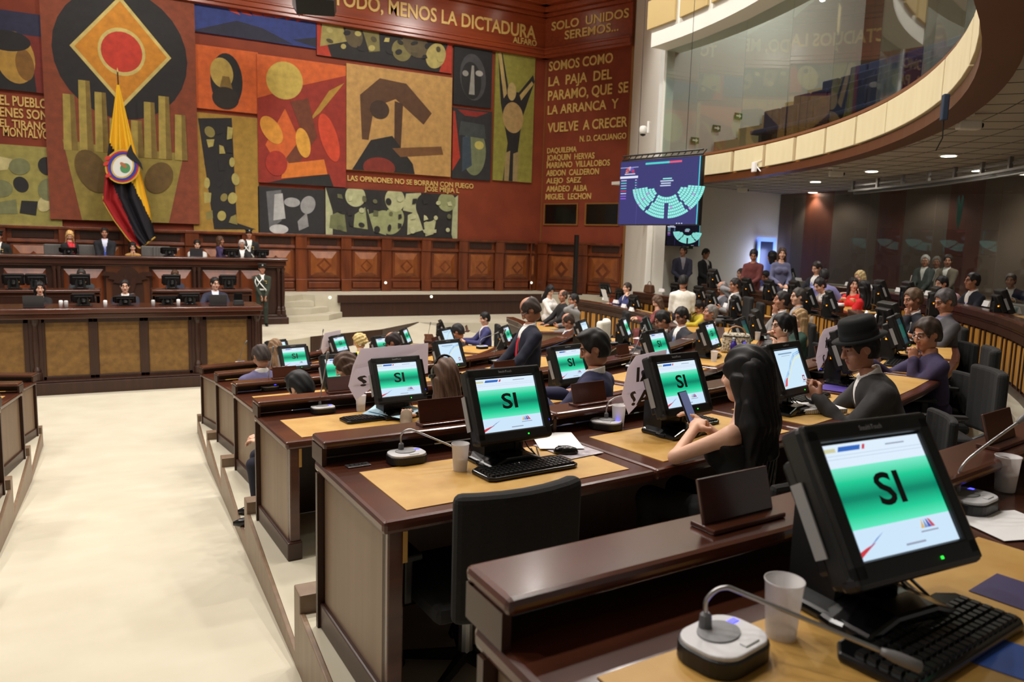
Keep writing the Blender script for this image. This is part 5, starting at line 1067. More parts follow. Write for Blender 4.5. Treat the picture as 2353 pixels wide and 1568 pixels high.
        if not sleeves: g = smax(g, q[:, 2]-.36*s, .01)
        return g
    mk_obj('jacket' if open_ else 'top', *grid_mesh(coat, lo-.03, hi2+.03, vox), [cr], t)
    if open_:
        def shf(P):
            q = (P-hipc.astype('f4')) @ B; g = torso(P, .004); col = np.abs(np.linalg.norm(np.stack([q[:, 0], q[:, 1]+.005], 1)-0, axis=1)-.064*s*(.92 if fem else 1))-.007; col = smax(col, np.abs(q[:, 2]-.488*s+.25*q[:, 1])-.03, .006)
            col = smax(col, -np.maximum(np.abs(q[:, 0])-.2*(.5*s-q[:, 2]), -q[:, 1]), .004)
            g = smax(g, np.maximum(.1*s-q[:, 2], -.02-q[:, 1]), .005); return np.minimum(g, col)
        mk_obj('shirt', *grid_mesh(shf, at(0, 0, .25)-.3, at(0, 0, .45)+.3, max(.0075, vox*.7)), [cloth(shirt, rough=.7)], t)
        if sleeves:
            cu = MB()
            for i in (0, 1):
                u = (wri[i]-el[i]); u /= np.linalg.norm(u); cu.tube([wri[i]-u*.02, wri[i]+u*.012], .034*s, 12)
            cu.build('cuff', cloth(shirt, rough=.7), t, smooth=True)
    if tie:
        m = MB(); pr = [(.018, .452, .068), (.022, .435, .085), (.015, .425, .098), (.03, .3, .135), (.036, .17, .142), (.0, .13, .138)]
        vs = [at(sx*w_, y+dy, z) for w_, z, y in pr for sx, dy in ((-1, 0), (0, .006), (1, 0))]; m.add(vs, [q for i in range(5) for q in ((3*i, 3*i+1, 3*i+4, 3*i+3), (3*i+1, 3*i+2, 3*i+5, 3*i+4))])
        m.build('tie', cloth(tie, rough=.5), t, smooth=True)
    # legs
    if sitting: kn = [np.array([sx*.12, .44*s, hip-.02]) for sx in (-1, 1)]; an = [np.array([sx*.13, .4*s, .09]) for sx in (-1, 1)]
    else: kn = [np.array([sx*.085, .03, .5*s]) for sx in (-1, 1)]; an = [np.array([sx*.095, 0, .09]) for sx in (-1, 1)]
    tw = trousers or tuple(int(v*.9) for v in jacket)
    def leg(P):
        g = f_cap(P, (-.07, 0, hip), (.07, 0, hip), .115*s, .115*s)
        for i in (0, 1):
            hj = np.array([(-.085, .085)[i], 0, hip-.01]); g = smin(g, f_cap(P, hj, kn[i], .09*s, .062*s), .03); g = smin(g, f_cap(P, kn[i], an[i], .064*s, .05*s), .03)
        return g
    L_ = np.array(kn+an+[hipc]); mk_obj('trousers', *grid_mesh(leg, L_.min(0)-.2, L_.max(0)+.18, max(.014, vox)), [cloth(tw)], t)
    for i in (0, 1):
        a = an[i]; m = MB(); m.tube([a+[0, -.07, -.055], a+[0, -.03, -.04], a+[0, .05, -.05], a+[0, .14, -.062], a+[0, .19, -.066]], [.03, .042, .042, .034, .016], 10); m.build('shoe', BLACKG, t, smooth=True)
    if glasses:
        g = MB()
        for sx in (-1, 1):
            g.tube([(sx*.031+.022*math.cos(a), .098-.008*abs(math.cos(a)), .01+.017*math.sin(a)) for a in np.linspace(0, 2*math.pi, 13)], .0022, 5); g.tube([(sx*.053, .092, .014), (sx*.078, .03, .014), (sx*.08, -.01, .008)], .002, 5)
        g.tube([(-.009, .1, .014), (.009, .1, .014)], .002, 5); go = g.build('glasses', BLACKG if glasses is True else STEEL, t); go.matrix_local = Hm
    if sitting:
        wds = label.replace(',', '').split()[:11]
        while wds[-1] in ('the', 'a', 'of', 'in', 'at', 'and', 'with', 'his', 'her', 'to', 'on', 'from', 'by', 'behind', 'before', 'under', 'beyond', 'over', 'right', 'left', 'large', 'dark'): wds.pop()
        inst('low_chair', low_chair, 'low black chair under the '+' '.join(wds), 'chair', (base[0], base[1], z0+.002), rot, 'occupied chairs')
    if extra: extra(dict(t=t, Hm=Hm, at=at, wri=wri, el=el, sh=sh, hc=hc, up=up, fw=fw, X=X, s=s, vox=vox, neck=neck))
    return t
# ================================================================ the people in the hall
BLK, BRN, GRYH, BLD = (20, 17, 16), (58, 38, 24), (120, 116, 112), (176, 142, 92)
NAVY, DKS, GRY, WHT = (26, 28, 52), (24, 24, 28), (112, 110, 108), (226, 224, 220)
def world(t, p): return t.matrix_basis @ Vector(p)
def phone_at(p, label, col=(24, 26, 34), lit=False, rz=0., tilt=.7):
    o = thing('smartphone', label, 'phone', tuple(p), rz); b = MB().box((0, 0, 0), (.075, .155, .009)).build('case', mat('phone_%d' % col[0], col, .3), o, bevel=.003)
    s = MB(); quad(s, -.034, -.073, .034, .073, (60, 90, 150) if lit else (90, 96, 130)); so = s.build('screen', SCREEN, o); so.rotation_euler = (R(-90), 0, 0); so.location = (0, 0, .0055)
    if lit:
        q = MB()
        for i in range(8): quad(q, -.028, -.065+.016*i, .01+.002*i, -.057+.016*i, (150, 180, 230), -.0004)
        qo = q.build('message_lines', SCREEN, so)
    o.rotation_euler = (tilt, 0, rz); return o
def hat(a):
    m = MB(); m.lathe([(.135, .0), (.128, -.008), (.095, .006), (.094, .05), (.09, .1), (.08, .118), (.05, .122), (0, .112)], 28, sy=1.16); m.lathe([(.097, .008), (.097, .034)], 28, 1, caps=False, sy=1.16)
    o = m.build('hat', [mat('black_felt', (10, 10, 10), .95), mat('hat_band', (26, 24, 24), .6)], a['t'], smooth=True); o.matrix_local = a['Hm'] @ Matrix.Translation((0, -.012, .062))
def headphones(a):
    m = MB(); m.tube([(.088*math.cos(x), -.01, .02+.118*math.sin(x)) for x in np.linspace(0, math.pi, 15)], .008, 8); m.lathe([(.03, -.012), (.034, 0), (.03, .012)], 14, c=(.09, -.01, .0)); m.lathe([(.03, -.012), (.034, 0), (.03, .012)], 14, c=(-.09, -.01, .0))
    o = m.build('headphones', BLACKG, a['t']); o.matrix_local = a['Hm'] @ Matrix.Translation((0, .0, .015))
def guardkit(cap):
    def f(a):
        m = MB()
        if cap: m.lathe([(.088, .05), (.088, .085), (.115, .115), (.11, .128), (0, .135)], 24, sy=1.12); m.box((0, .115, .048), (.13, .06, .008))
        if cap: o = m.build('cap', mat('cap_green', (30, 34, 28), .7), a['t']); o.matrix_local = a['Hm'] @ Matrix.Translation((0, -.012, .01)); b = MB().lathe([(.02, 0), (.02, .01)], 12).build('badge', SILVER, o); b.location = (0, .125, .09); b.rotation_euler = (R(80), 0, 0)
        m = MB(); A_ = a['at']
        for k in range(5): m.tube([A_(.17, .02+.004*k, .44), A_(.14-.01*k, .15, .36-.01*k), A_(.02-.02*k, .17+.003*k, .2-.02*k), A_(-.1, .16, .08-.02*k)] , .011, 7)
        m.tube([A_(.17, .02, .44), A_(.2, .12, .3), A_(.16, .17, .18), A_(.1, .16, .3), A_(.02, .14, .4)], .011, 7); m.build('braid', mat('white_cord', (228, 228, 224), .7), a['t'], smooth=True)
        m = MB(); m.lathe([(.175, -.02), (.178, .02)], 20, c=tuple(A_(0, 0, .1)), caps=False, sy=.78); m.build('belt', mat('white_cord', (228, 228, 224), .7), a['t'])
        m = MB()
        for i, (x, z) in enumerate(((-.09, .33), (-.06, .34), (-.09, .28))): m.box(tuple(A_(x, .145, z)), (.022, .01, .022))
        m.build('medals', GOLD, a['t'])
    return f
def scarf(c):
    def f(a):
        m = MB(); A_ = a['at']; m.tube([A_(-.06, .07, .45), A_(-.03, .13, .36), A_(-.015, .165, .2)], [.03, .04, .03], 8); m.tube([A_(.06, .07, .45), A_(.03, .13, .36), A_(.015, .165, .2)], [.03, .04, .03], 8); m.build('scarf', cloth(c), a['t'], smooth=True)
    return f
def lanyard(a):
    m = MB(); A_ = a['at']; m.tube([A_(-.05, .07, .44), A_(0, .16, .2)], .008, 6); m.tube([A_(.05, .07, .44), A_(0, .16, .2)], .008, 6); m.box(tuple(A_(0, .165, .16)), (.05, .008, .07)); m.build('lanyard', mat('lanyard_blue', (60, 80, 180), .6), a['t'])
def earring(a):
    m = MB(); m.tube([(.08+.0*x, .01+.018*math.cos(x), -.045+.022*math.sin(x)) for x in np.linspace(0, 6.28, 14)], .005, 6); m.tube([(-.08, .01+.018*math.cos(x), -.045+.022*math.sin(x)) for x in np.linspace(0, 6.28, 14)], .005, 6); o = m.build('earrings', mat('pearl', (228, 222, 206), .3), a['t']); o.matrix_local = a['Hm']
def bpx(px, y): return float(np.hypot(*ony(px, 600, y)[:2]))
P = person
# --- podium
P('person in a dark ceremonial uniform with white braid, standing at the left picture edge', -4, 543, bpx(-4, 22.6), ZU, R(180), 'stand', hair=('short', BLK), jacket=(26, 27, 26), shirt=WHT, hands='down', extra=guardkit(True))
P('woman with long blonde hair in a black jacket and red scarf standing on the dais', 160, 541, bpx(160, 22.5), ZU, R(205), 'stand', (R(-20), .5), ('long', BLD), SK3, (22, 20, 24), (200, 50, 60), fem=True, hands='clasp', extra=scarf((196, 44, 54)))
P('man in a dark suit with a blue lanyard standing on the dais with hands clasped', 240, 535, bpx(240, 22.6), ZU, R(180), 'stand', (0, .15), ('short', BLK), SK2, (24, 24, 30), (200, 206, 226), hands='clasp', extra=lanyard)
P('woman in a leopard print blouse with a hand at her mouth, seated under the flag', 305, 567, bpx(305, 22.4), ZU, R(180), 'sit', (0, .35), ('long', BLK), SK3, (168, 128, 70), None, fem=True, hands='chin', wr=((-.16, .3, .86), (.02, .17, 1.06)), hp=('relax', 'grip'))
P('man in a light grey suit looking at a laptop on the dais', 453, 562, bpx(453, 22.4), ZU, R(180), 'sit', (0, .3), ('short', BLK), SK3, (186, 184, 180), (214, 206, 206), (110, 40, 50), hands='type')
P('woman with brown hair in purple turned to the right on the dais', 506, 553, bpx(506, 22.9), ZU, R(240), 'stand', (0, .1), ('bob', BRN), SK2, (52, 40, 78), None, fem=True, hands='cross', scale=.86)
P('grey-haired man in a dark suit and white shirt seated on the dais', 556, 562, bpx(556, 22.3), ZU, R(175), 'sit', (0, .25), ('short', (150, 148, 146)), SK2, (26, 25, 27), WHT, hands='desk')
P('guard in peaked cap and white braid standing behind the grey-haired man', 572, 538, bpx(572, 23.4), ZU, R(180), 'stand', (0, 0), ('short', BLK), SK2, (28, 28, 28), WHT, hands='down', extra=guardkit(True))
P('man half hidden behind a monitor at the left clerk desk', 187, 632, bpx(187, 19.2), ZS+.15, R(180), 'sit', (0, .3), ('short', (40, 36, 34)), SK3, (44, 50, 54), None, hands='desk')
P('woman with glasses half hidden behind a monitor at the right clerk desk', 402, 633, bpx(402, 19.2), ZS+.15, R(180), 'sit', (0, .3), ('long', BRN), SK3, (40, 42, 58), None, fem=True, hands='desk', glasses=True)
P('woman with long black hair in black seated behind the grey laptop at the front podium', 91, 662, bpx(91, 16.7), ZS, R(180), 'sit', (R(10), .2), ('long', (14, 13, 15)), SK3, (16, 15, 17), None, fem=True, hands='type', lips=REDL)
P('speaker in a dark suit and red tie at the centre of the front podium', 287, 658, bpx(287, 16.6), ZS, R(180), 'sit', (0, .1), ('short', BLK), SK3, (30, 32, 46), WHT, (190, 30, 44), glasses=True)
P('man with beard, glasses and light blue tie at the right of the front podium', 494, 652, bpx(494, 16.7), ZS, R(180), 'sit', (R(15), .1), ('short', BLK), SK3, (36, 38, 58), (206, 214, 232), (130, 160, 210), glasses=True, wr=((-.2, .35, .82), (.34, .45, .86)))
P('guard in a dark green uniform with cap and white braid standing beside the podium', 602, 618, float(np.hypot(*onz(610, 750, ZS)[:2])), ZS, R(180), 'stand', (0, 0), ('short', BLK), SK2, (44, 50, 40), WHT, hands='clasp', extra=guardkit(True), vee=.12, tie=(16, 18, 16))
# --- front rows, seen from behind
P('balding man in a violet plaid jacket seen from behind in the second row', 600, 818, 8.5, TIER[2], R(8), 'sit', (R(15), .55), ('bald', (52, 44, 42)), SK2, (96, 92, 128), WHT, hands='lap', trousers=(30, 30, 36), pole=((-.25, -.1, -1), (.25, -.1, -1)))
P('woman with long light brown hair seen from behind beyond the plaid jacket', 632, 800, 11.0, TIER[1], R(22), 'sit', (R(5), .3), ('long', (104, 80, 58)), SK3, (70, 60, 60), None, fem=True)
P('man with slick black hair bent low, his navy trousers beside the aisle', 690, 892, 6.0, TIER[3], R(75), 'sit', (R(-40), .6), ('slick', (16, 16, 18)), SK3, (30, 32, 50), WHT, hands='lap', scale=.84)
P('brown-haired woman seen in left profile looking down, before the document stand', 795, 842, 6.8, TIER[3], R(40), 'sit', (R(28), .55), ('long', (66, 48, 38)), SK3, (52, 46, 46), None, fem=True, hands='lap')
P('woman with braided blonde hair in a bright yellow jacket', 826, 784, 12.3, TIER[1], R(42), 'sit', (R(30), .45), ('braid', (170, 148, 100)), SK3, (236, 226, 40), None, fem=True, extra=earring)
P('man with a bald spot in a violet blue suit looking down', 903, 786, 9.75, TIER[2], R(30), 'sit', (R(32), .6), ('bald', (34, 28, 28)), SK2, (62, 54, 118), WHT, glasses=True)
P('person with short dark hair just visible before the rearmost monitors', 1052, 762, 12.6, TIER[1], R(50), 'sit', (0, .5), ('short', (28, 26, 28)), SK2, (40, 40, 46), None)
P('woman with long brown hair, headphones and a beige jacket seen from behind', 1022, 868, 4.85, TIER[4], R(10), 'sit', (R(-6), .15), ('long', (72, 52, 40)), SK3, (122, 104, 84), None, fem=True, extra=headphones, mane=(.34, .085))
P('standing man in a navy suit and red tie bending over a desk', 1218, 712, 7.7, TIER[3], R(80), 'stand', (R(-10), .7), ('bald', (50, 42, 38)), SK2, (24, 26, 44), WHT, (190, 24, 44), wr=((-.16, .42, .83), (.08, .46, .8)), glasses='s', hp=('grip', 'relax'))
na = P('seated man with slick black hair in a navy suit holding a phone', 1366, 800, 5.3, TIER[4], R(34), 'sit', (R(30), .4), ('slick', (18, 17, 17)), SK2, (34, 34, 66), WHT, wr=((-.32, .34, .93), (-.16, .4, .9)), hands='phone', hp=('grip', 'grip'))
phone_at(world(na, (-.24, .43, 1.0)), 'phone with lit message lines in the hands of the seated man in navy', lit=True, rz=R(40), tilt=.9)
lw = P('long black haired woman in a sleeveless black top seen from behind in the fifth row', 1713, 862, 3.35, TIER[5], R(16), 'sit', (R(2), .12), ('long', (13, 12, 13)), SK3, (14, 13, 14), None, fem=True, sleeves=False, wr=((.02, .28, .87), (.15, .3, .86)), pole=((-.9, .1, -.5), (.5, -.35, -.8)), hp=('grip', 'relax'), mane=(.62, .12))
hm = P('man in a black felt hat and charcoal jacket seen in left profile with a phone', 1975, 800, 4.85, TIER[5], R(50), 'sit', (R(18), .3), ('short', (14, 13, 13)), SK2, (48, 46, 46), WHT, wr=((-.1, .46, .84), (.04, .48, .84)), hands='phone', hp=('grip', 'grip'), extra=hat, vee=.12)
phone_at(world(hm, (-.05, .62, .9)), 'phone held by the man in the black hat', rz=R(70), tilt=.5)
P('man in a purple blazer with rimless glasses resting his chin on a raised finger', 2130, 768, 6.7, TIER[5], R(58), 'sit', (R(20), .3), ('short', (44, 34, 28)), SK2, (52, 44, 76), None, wr=((-.04, .4, 1.0), (.14, .44, .82)), hands='chin', hp=('point', 'relax'), glasses='s', scale=.92)
P('grey-suited man with dark glasses looking down behind the purple blazer', 2172, 692, 9.3, TIER[5], R(58), 'sit', (R(8), .4), ('short', (62, 58, 58)), SK2, (72, 70, 74), (96, 92, 110), glasses=True, wr=((-.2, .4, .84), (.1, .44, .84)))
P('man in a dark suit with a finger at his lips', 2098, 688, 10.0, TIER[5], R(62), 'sit', (R(10), .25), ('short', (74, 58, 44)), SK2, (24, 25, 36), WHT, (50, 110, 90), wr=((-.1, .24, 1.0), (.14, .42, .83)), hands='chin', hp=('point', 'relax'))
P('woman in a white blazer with black ponytail, glasses and pearl earrings', 1797, 748, 8.1, TIER[4], R(60), 'sit', (R(12), .15), ('pony', (16, 15, 17)), SK3, (220, 216, 208), None, fem=True, wr=((-.16, .42, .98), (.1, .4, .84)), hands='chin', hp=('relax', 'relax'), glasses=True, lips=REDL, extra=earring)
P('woman with long blonde hair in a dark green jacket', 1836, 732, 10.4, TIER[4], R(58), 'sit', (R(18), .05), ('long', (128, 104, 74)), SK3, (22, 52, 42), None, fem=True, wr=((-.1, .3, .86), (.14, .3, .84)))
P('man in a grey suit with his hand on his mouth', 1796, 690, 11.4, TIER[4], R(62), 'sit', (R(0), -.02), ('short', (30, 26, 26)), SK2, (128, 126, 126), WHT, (40, 44, 60), wr=((-.04, .2, 1.02), (.16, .38, .84)), hands='chin')
P('man in a grey jacket with glasses sitting just beyond the hand-on-mouth man', 1834, 682, 12.1, TIER[4], R(55), 'sit', (R(12), .05), ('short', (48, 44, 42)), SK3, (104, 102, 104), (150, 150, 156), glasses=True)
P('grey-haired man in a grey suit looking up to the left', 1632, 720, 11.8, TIER[3], R(64), 'sit', (R(8), -.2), ('short', (92, 88, 86)), SK2, (116, 108, 106), WHT, (40, 40, 50))
P('man with glasses in a dark suit, nearer of the two reading together', 1522, 735, 10.6, TIER[3], R(52), 'sit', (R(16), .5), ('short', (20, 19, 20)), SK2, (42, 42, 48), WHT, glasses=True)
P('man with glasses in a charcoal suit, farther of the two reading together', 1566, 726, 11.2, TIER[3], R(80), 'sit', (R(10), .4), ('short', (24, 22, 22)), SK2, (46, 46, 54), WHT, (90, 100, 140), glasses=True)
P('man in a white shirt standing with his back to the camera', 1570, 648, 14.8, .72, R(-30), 'stand', (R(-30), .45), ('short', (22, 20, 20)), SK2, (226, 222, 212), None, hands='cross', trousers=(40, 40, 50))
P('woman with brown hair bending beside the white-shirted man', 1510, 693, 15.4, .72, R(60), 'sit', (R(20), .5), ('bob', (72, 54, 42)), SK3, (120, 60, 60), None, fem=True)
P('person in a yellow patterned shirt behind the two men reading', 1606, 706, 14.9, .72, R(80), 'sit', (R(10), .6), ('short', BLK), SK2, (190, 172, 50), None, scale=.8)
P('woman with long black hair in a white top near the stage', 1264, 668, 16.8, ZS, R(200), 'sit', (R(-10), .5), ('long', (18, 16, 18)), SK3, (220, 216, 212), None, fem=True)
P('bald man in a black suit near the stage', 1293, 680, 16.3, .455, R(85), 'sit', (R(20), .1), ('bald', (60, 50, 46)), SK2, (28, 27, 30), None)
P('man in a grey suit holding a white phone to his ear', 1318, 690, 15.4, .455, R(80), 'sit', (R(5), .1), ('short', (22, 20, 20)), SK2, (128, 126, 126), WHT, wr=((-.07, .16, 1.08), (.14, .3, .84)), hands='chin')
P('balding man in navy looking down left of the slide monitor', 1305, 738, 12.4, .455, R(60), 'sit', (R(14), .5), ('bald', (46, 36, 32)), SK2, (36, 38, 74), WHT)
P('man in a blue suit leaning over his desk at far centre', 1114, 732, 15.0, TIER[1], R(76), 'sit', (R(10), .25), ('short', (18, 17, 18)), SK3, (56, 56, 102), WHT, wr=((-.14, .42, .8), (.12, .44, .8)))
bm = P('man in a blue suit holding up a sheet of paper', 1441, 662, 18.4, .72, R(88), 'sit', (R(0), .05), ('short', (44, 36, 32)), SK3, (52, 58, 104), WHT, (190, 190, 190), wr=((-.1, .62, .96), (.14, .4, .84)))
P('bald grey man with glasses beyond the white-shirted man', 1660, 662, 15.6, .985, R(70), 'sit', (R(10), .45), ('bald', (110, 104, 102)), SK2, (88, 86, 94), (150, 150, 160), glasses=True)
P('man in a grey suit holding a black phone to his ear', 1689, 655, 15.0, .985, R(60), 'sit', (R(10), .1), ('short', (30, 27, 26)), SK2, (124, 124, 126), WHT, wr=((-.14, .3, .84), (.08, .14, 1.08)), hands='chin', glasses=True)
P('man in a dark suit seated before the blue-lit doorway', 1703, 630, 18.6, 1.25, R(95), 'sit', (R(-10), .1), ('short', (46, 36, 30)), SK3, (34, 34, 46), WHT)
P('man in blue looking down under the maroon jacket', 1759, 636, 17.6, 1.25, R(95), 'sit', (R(5), .4), ('short', (24, 22, 24)), SK2, (66, 72, 130), None)
P('man in a blue-grey suit standing by the pale wall under the small screen', 1570, 577, 20.2, 1.25, R(150), 'stand', (R(-40), .05), ('short', (34, 28, 26)), SK2, (66, 68, 90), (170, 170, 180), hands='cross', trousers=(26, 28, 40))
P('man in a black suit standing by the pale wall reading a phone', 1622, 583, 20.6, 1.25, R(190), 'stand', (R(0), .4), ('short', (34, 30, 28)), SK2, (22, 22, 26), WHT, (30, 30, 34), hands='cross')
P('man in a maroon jacket standing before the blue-lit door', 1732, 587, 17.2, 1.39, R(110), 'stand', (R(20), .4), ('short', (28, 25, 26)), SK2, (96, 44, 42), None, hands='cross')
P('person in black turned away beside the maroon jacket', 1774, 590, 17.9, 1.39, R(20), 'stand', (0, .1), ('bob', (16, 15, 17)), SK2, (22, 22, 28), None, fem=True, hands='cross')
P('woman in a grey-blue sweater standing and smiling', 1797, 583, 16.8, 1.39, R(150), 'stand', (R(-10), .1), ('long', (56, 42, 34)), SK3, (96, 98, 128), None, fem=True, hands='cross', trousers=(24, 26, 44))
P('man in a dark suit looking down at the back row', 1877, 616, 16.4, 1.394, R(85), 'sit', (R(5), .4), ('short', (40, 34, 32)), SK3, (28, 28, 38), WHT, (120, 130, 190))
P('person in a lavender jacket seen from behind leaning on the back row', 1893, 634, 15.2, 1.25, R(-30), 'sit', (R(-10), .2), ('short', (26, 24, 26)), SK2, (136, 134, 186), None, wr=((-.4, .3, .84), (.42, .25, .86)))
P('man in a beige jacket looking down left of the dark red handbag', 1884, 656, 14.6, 1.25, R(70), 'sit', (R(10), .45), ('short', (26, 23, 23)), SK3, (150, 138, 124), WHT, glasses=True)
P('woman in a bright red dress turned toward the camera', 1961, 654, 14.8, 1.25, R(105), 'sit', (R(40), .05), ('long', (24, 18, 18)), SK3, (206, 36, 30), None, fem=True, wr=((-.2, .3, .86), (.06, .32, .86)), lips=REDL)
P('woman with straight black hair in a red sleeveless top seen from behind', 1984, 662, 14.1, 1.25, R(10), 'sit', (R(-10), .1), ('long', (16, 14, 15)), SK3, (196, 26, 36), None, fem=True, hands='lap')
P('woman with blonde hair in royal blue at the back row', 1976, 637, 16.0, 1.394, R(75), 'sit', (R(10), .2), ('long', (166, 146, 104)), SK3, (46, 40, 110), None, fem=True)
P('man in a pink shirt behind a monitor at the back row', 2164, 652, 14.9, 1.394, R(64), 'sit', (R(10), .25), ('short', (22, 20, 21)), SK3, (176, 140, 146), None)
P('man with glasses, dark suit and blue lanyard at the right of the back row', 2234, 646, 13.9, 1.394, R(62), 'sit', (R(0), .02), ('short', (28, 26, 26)), SK2, (24, 26, 40), WHT, glasses=True, hands='desk', extra=lanyard)
def dr(px, py, r):
    d = ray(px, py); a = d[0]**2+d[1]**2; bq = -2*d[1]*CY; k = (-bq+math.sqrt(bq*bq-4*a*(CY*CY-r*r)))/(2*a); return float(k*np.hypot(d[0], d[1]))
for px, py, lab, hc_, jc in ((2126, 600, 'white-haired man in a dark grey jacket standing behind the glass', (170, 168, 164), (72, 78, 76)), (2152, 603, 'grey-haired man in the middle of three standing behind the glass', (120, 116, 112), (86, 84, 78)), (2178, 600, 'dark-haired man in a tan jacket standing behind the glass', (40, 36, 34), (108, 98, 84))): P(lab, px, py, dr(px, py, 16.4 if px != 2152 else 16.8), 1.394, R(100), 'stand', (R(20), .05), ('short', hc_), SK2, jc, WHT, hands='cross', scale=.86)
P('bearded man in a dark blue suit seated behind the glass at the far right', 2322, 645, dr(2322, 645, 16.6), 1.394, R(100), 'sit', (R(10), .05), ('short', (70, 62, 58)), SK2, (28, 36, 60), WHT)
# ================================================================ loose things
def sheet(label, loc, rz, w, h, mat_=PAPER, name='paper_sheet', cat='paper', curl=0., n=8, tilt=0.):
    m = MB()
    for i in range(n+1): x = -w/2+w*i/n; z = curl*((i/n)**2); m.v += [(x, -h/2, z), (x, h/2, z+curl*.3), (x, -h/2, z+.0012), (x, h/2, z+.0012+curl*.3)]
    fs = []
    for i in range(n): a = 4*i; b = a+4; fs += [(a, a+1, b+1, b), (a+2, b+2, b+3, a+3), (a, b, b+2, a+2), (a+1, a+3, b+3, b+1)]
    fs += [(0, 2, 3, 1), (4*n, 4*n+1, 4*n+3, 4*n+2)]
    m.f += fs; m.m += [0]*len(fs); m.c += [None]*len(fs); o = m.build(name, mat_, None, smooth=False); o.location = loc; o.rotation_euler = (tilt, 0, rz); return tag(o, label, cat)
def on(px, py, k, dz=.004): p = onz(px, py, T_(k)); return (p[0], p[1], T_(k)+dz)
SKYB = mat('light_blue_paper', (186, 222, 240), .8); PURP = mat('purple_folder', (88, 70, 160), .6)
phone_at(world(lw, (.09, .37, .95)), 'dark phone held by the long black haired woman', rz=R(20), tilt=1.1)
sheet('light blue sheet on the fourth row desk, upper of two', on(908, 958, 4, .03), R(30), .23, .3, SKYB, curl=.03); sheet('light blue sheet on the fourth row desk, lower of two', on(893, 958, 4, .024), R(48), .22, .3, SKYB, curl=.02)
sheet('white sheet behind the mouse right of the large monitor', on(1278, 1018, 5, .012), R(-20), .21, .297, PAPER); sheet('printed magazine under the mouse right of the large monitor', on(1305, 1035, 5, .006), R(10), .2, .27, mat('magazine', (120, 112, 120), .5, col2=(200, 190, 196), scale=(20, 20, 20)), 'magazine', 'magazine')
sheet('purple folder before the man in the black hat', on(1925, 893, 5), R(25), .3, .22, PURP, 'folder', 'folder'); sheet('white paper at the right edge beyond the largest monitor', on(2320, 1210, 6), R(-15), .24, .2, PAPER); sheet('dark purple folder at the right edge by the keyboard', on(2385, 1385, 6), R(10), .16, .22, mat('violet_cover', (58, 48, 92), .5), 'folder', 'folder'); sheet('bright blue booklet in the lower right corner', on(2350, 1528, 6), R(20), .14, .14, mat('blue_cover', (44, 84, 170), .4), 'booklet', 'booklet')
sheet('white sheet held up by the blue-suited man', tuple(world(bm, (-.12, .74, 1.08))), R(88), .21, .3, PAPER, tilt=1.2); sheet('white papers before the finger-at-lips man', on(2080, 745, 5, .01), R(40), .3, .22); sheet('loose white sheet between the two men in dark suits', on(1478, 780, 3, .01), R(30), .21, .29); sheet('white sheet before the woman in the white blazer', on(1775, 805, 4, .01), R(40), .21, .29)
nb = thing('spiral_notebook', 'open spiral notebook with white pages at the desk edge left of the hat-wearing man', 'notebook', on(1858, 945, 5), R(-12)); MB().box((.05, 0, .014), (.29, .2, .026)).build('page_block', PAPER, nb, bevel=.004); MB().box((-.1, .01, .02), (.2, .22, .002), 0, Matrix.Rotation(-.12, 3, 'Y')).build('loose_page', PAPER, nb)
m = MB()
for i in range(22): m.tube([(-.09+.013*i, -.1, .004), (-.09+.013*i, -.106, .014), (-.09+.013*i, -.1, .026)], .0016, 5)
m.build('wire_binding', STEEL, nb)
tb = thing('tumbler', 'dark red steel tumbler with a clear lid, left of the seated man in navy', 'tumbler', on(1270, 897, 4, .003))
MB().lathe([(.035, 0), (.037, .02), (.043, .16), (.044, .165)], 24).build('cup_body', mat('red_enamel', (118, 22, 28), .3, metal=.3), tb, smooth=True); MB().lathe([(.044, .164), (.045, .176), (.04, .178), (.0, .174)], 24).build('lid', STEEL, tb, smooth=True)
hb = thing('handbag', 'white studded handbag on the fourth row desk', 'bag', on(1690, 812, 4), R(-45)); HBM = mat('studded_white', (214, 206, 186), .5, col2=(110, 96, 70), scale=(60, 60, 60), detail=0)
MB().box((0, 0, .12), (.36, .16, .24), 0, None, .86).build('bag_body', HBM, hb, bevel=.04, bseg=3); m = MB()
for y in (-.05, .05): m.tube([(.1*math.cos(a), y, .22+.1*math.sin(a)) for a in np.linspace(0, math.pi, 10)], .008, 6)
m.build('handles', mat('tan_strap', (150, 106, 62), .5), hb); MB().box((0, -.083, .2), (.3, .006, .012)).build('zip', BLACKG, hb)
bt = thing('water_bottle', 'purple steel water bottle before the studded handbag', 'bottle', on(1684, 824, 4)); MB().lathe([(.036, 0), (.037, .15), (.03, .175), (.02, .19), (.02, .2)], 20).build('flask', mat('violet_steel', (62, 44, 140), .3, metal=.3), bt, smooth=True); MB().lathe([(.022, .198), (.022, .225), (.016, .23)], 16).build('cap', STEEL, bt)
tbt = thing('tablet', 'tablet with a violet screen beside the purple bottle', 'tablet', on(1713, 822, 4), R(30)); a_ = MB().box((0, 0, .1), (.13, .012, .19), 0, Matrix.Rotation(R(-25), 3, 'X')).build('case', BLACK, tbt, bevel=.003); q = MB(); quad(q, -.058, -.085, .058, .085, (96, 84, 200)); so = q.build('screen', SCREEN, tbt); so.matrix_local = Matrix.Translation((0, -.007, .1)) @ Matrix.Rotation(R(-25), 4, 'X')
rb = thing('handbag', 'dark red handbag on the slatted row left of the woman in red', 'bag', tuple(onz(1903, 690, 2.02)), R(70)); MB().box((0, 0, .1), (.3, .14, .2), 0, None, .8).build('bag_body', mat('dark_red_leather', (84, 18, 26), .4), rb, bevel=.03); MB().tube([(.08*math.cos(a), 0, .19+.12*math.sin(a)) for a in np.linspace(0, math.pi, 10)], .008, 6).build('handle', mat('dark_red_leather', (84, 18, 26), .4), rb)
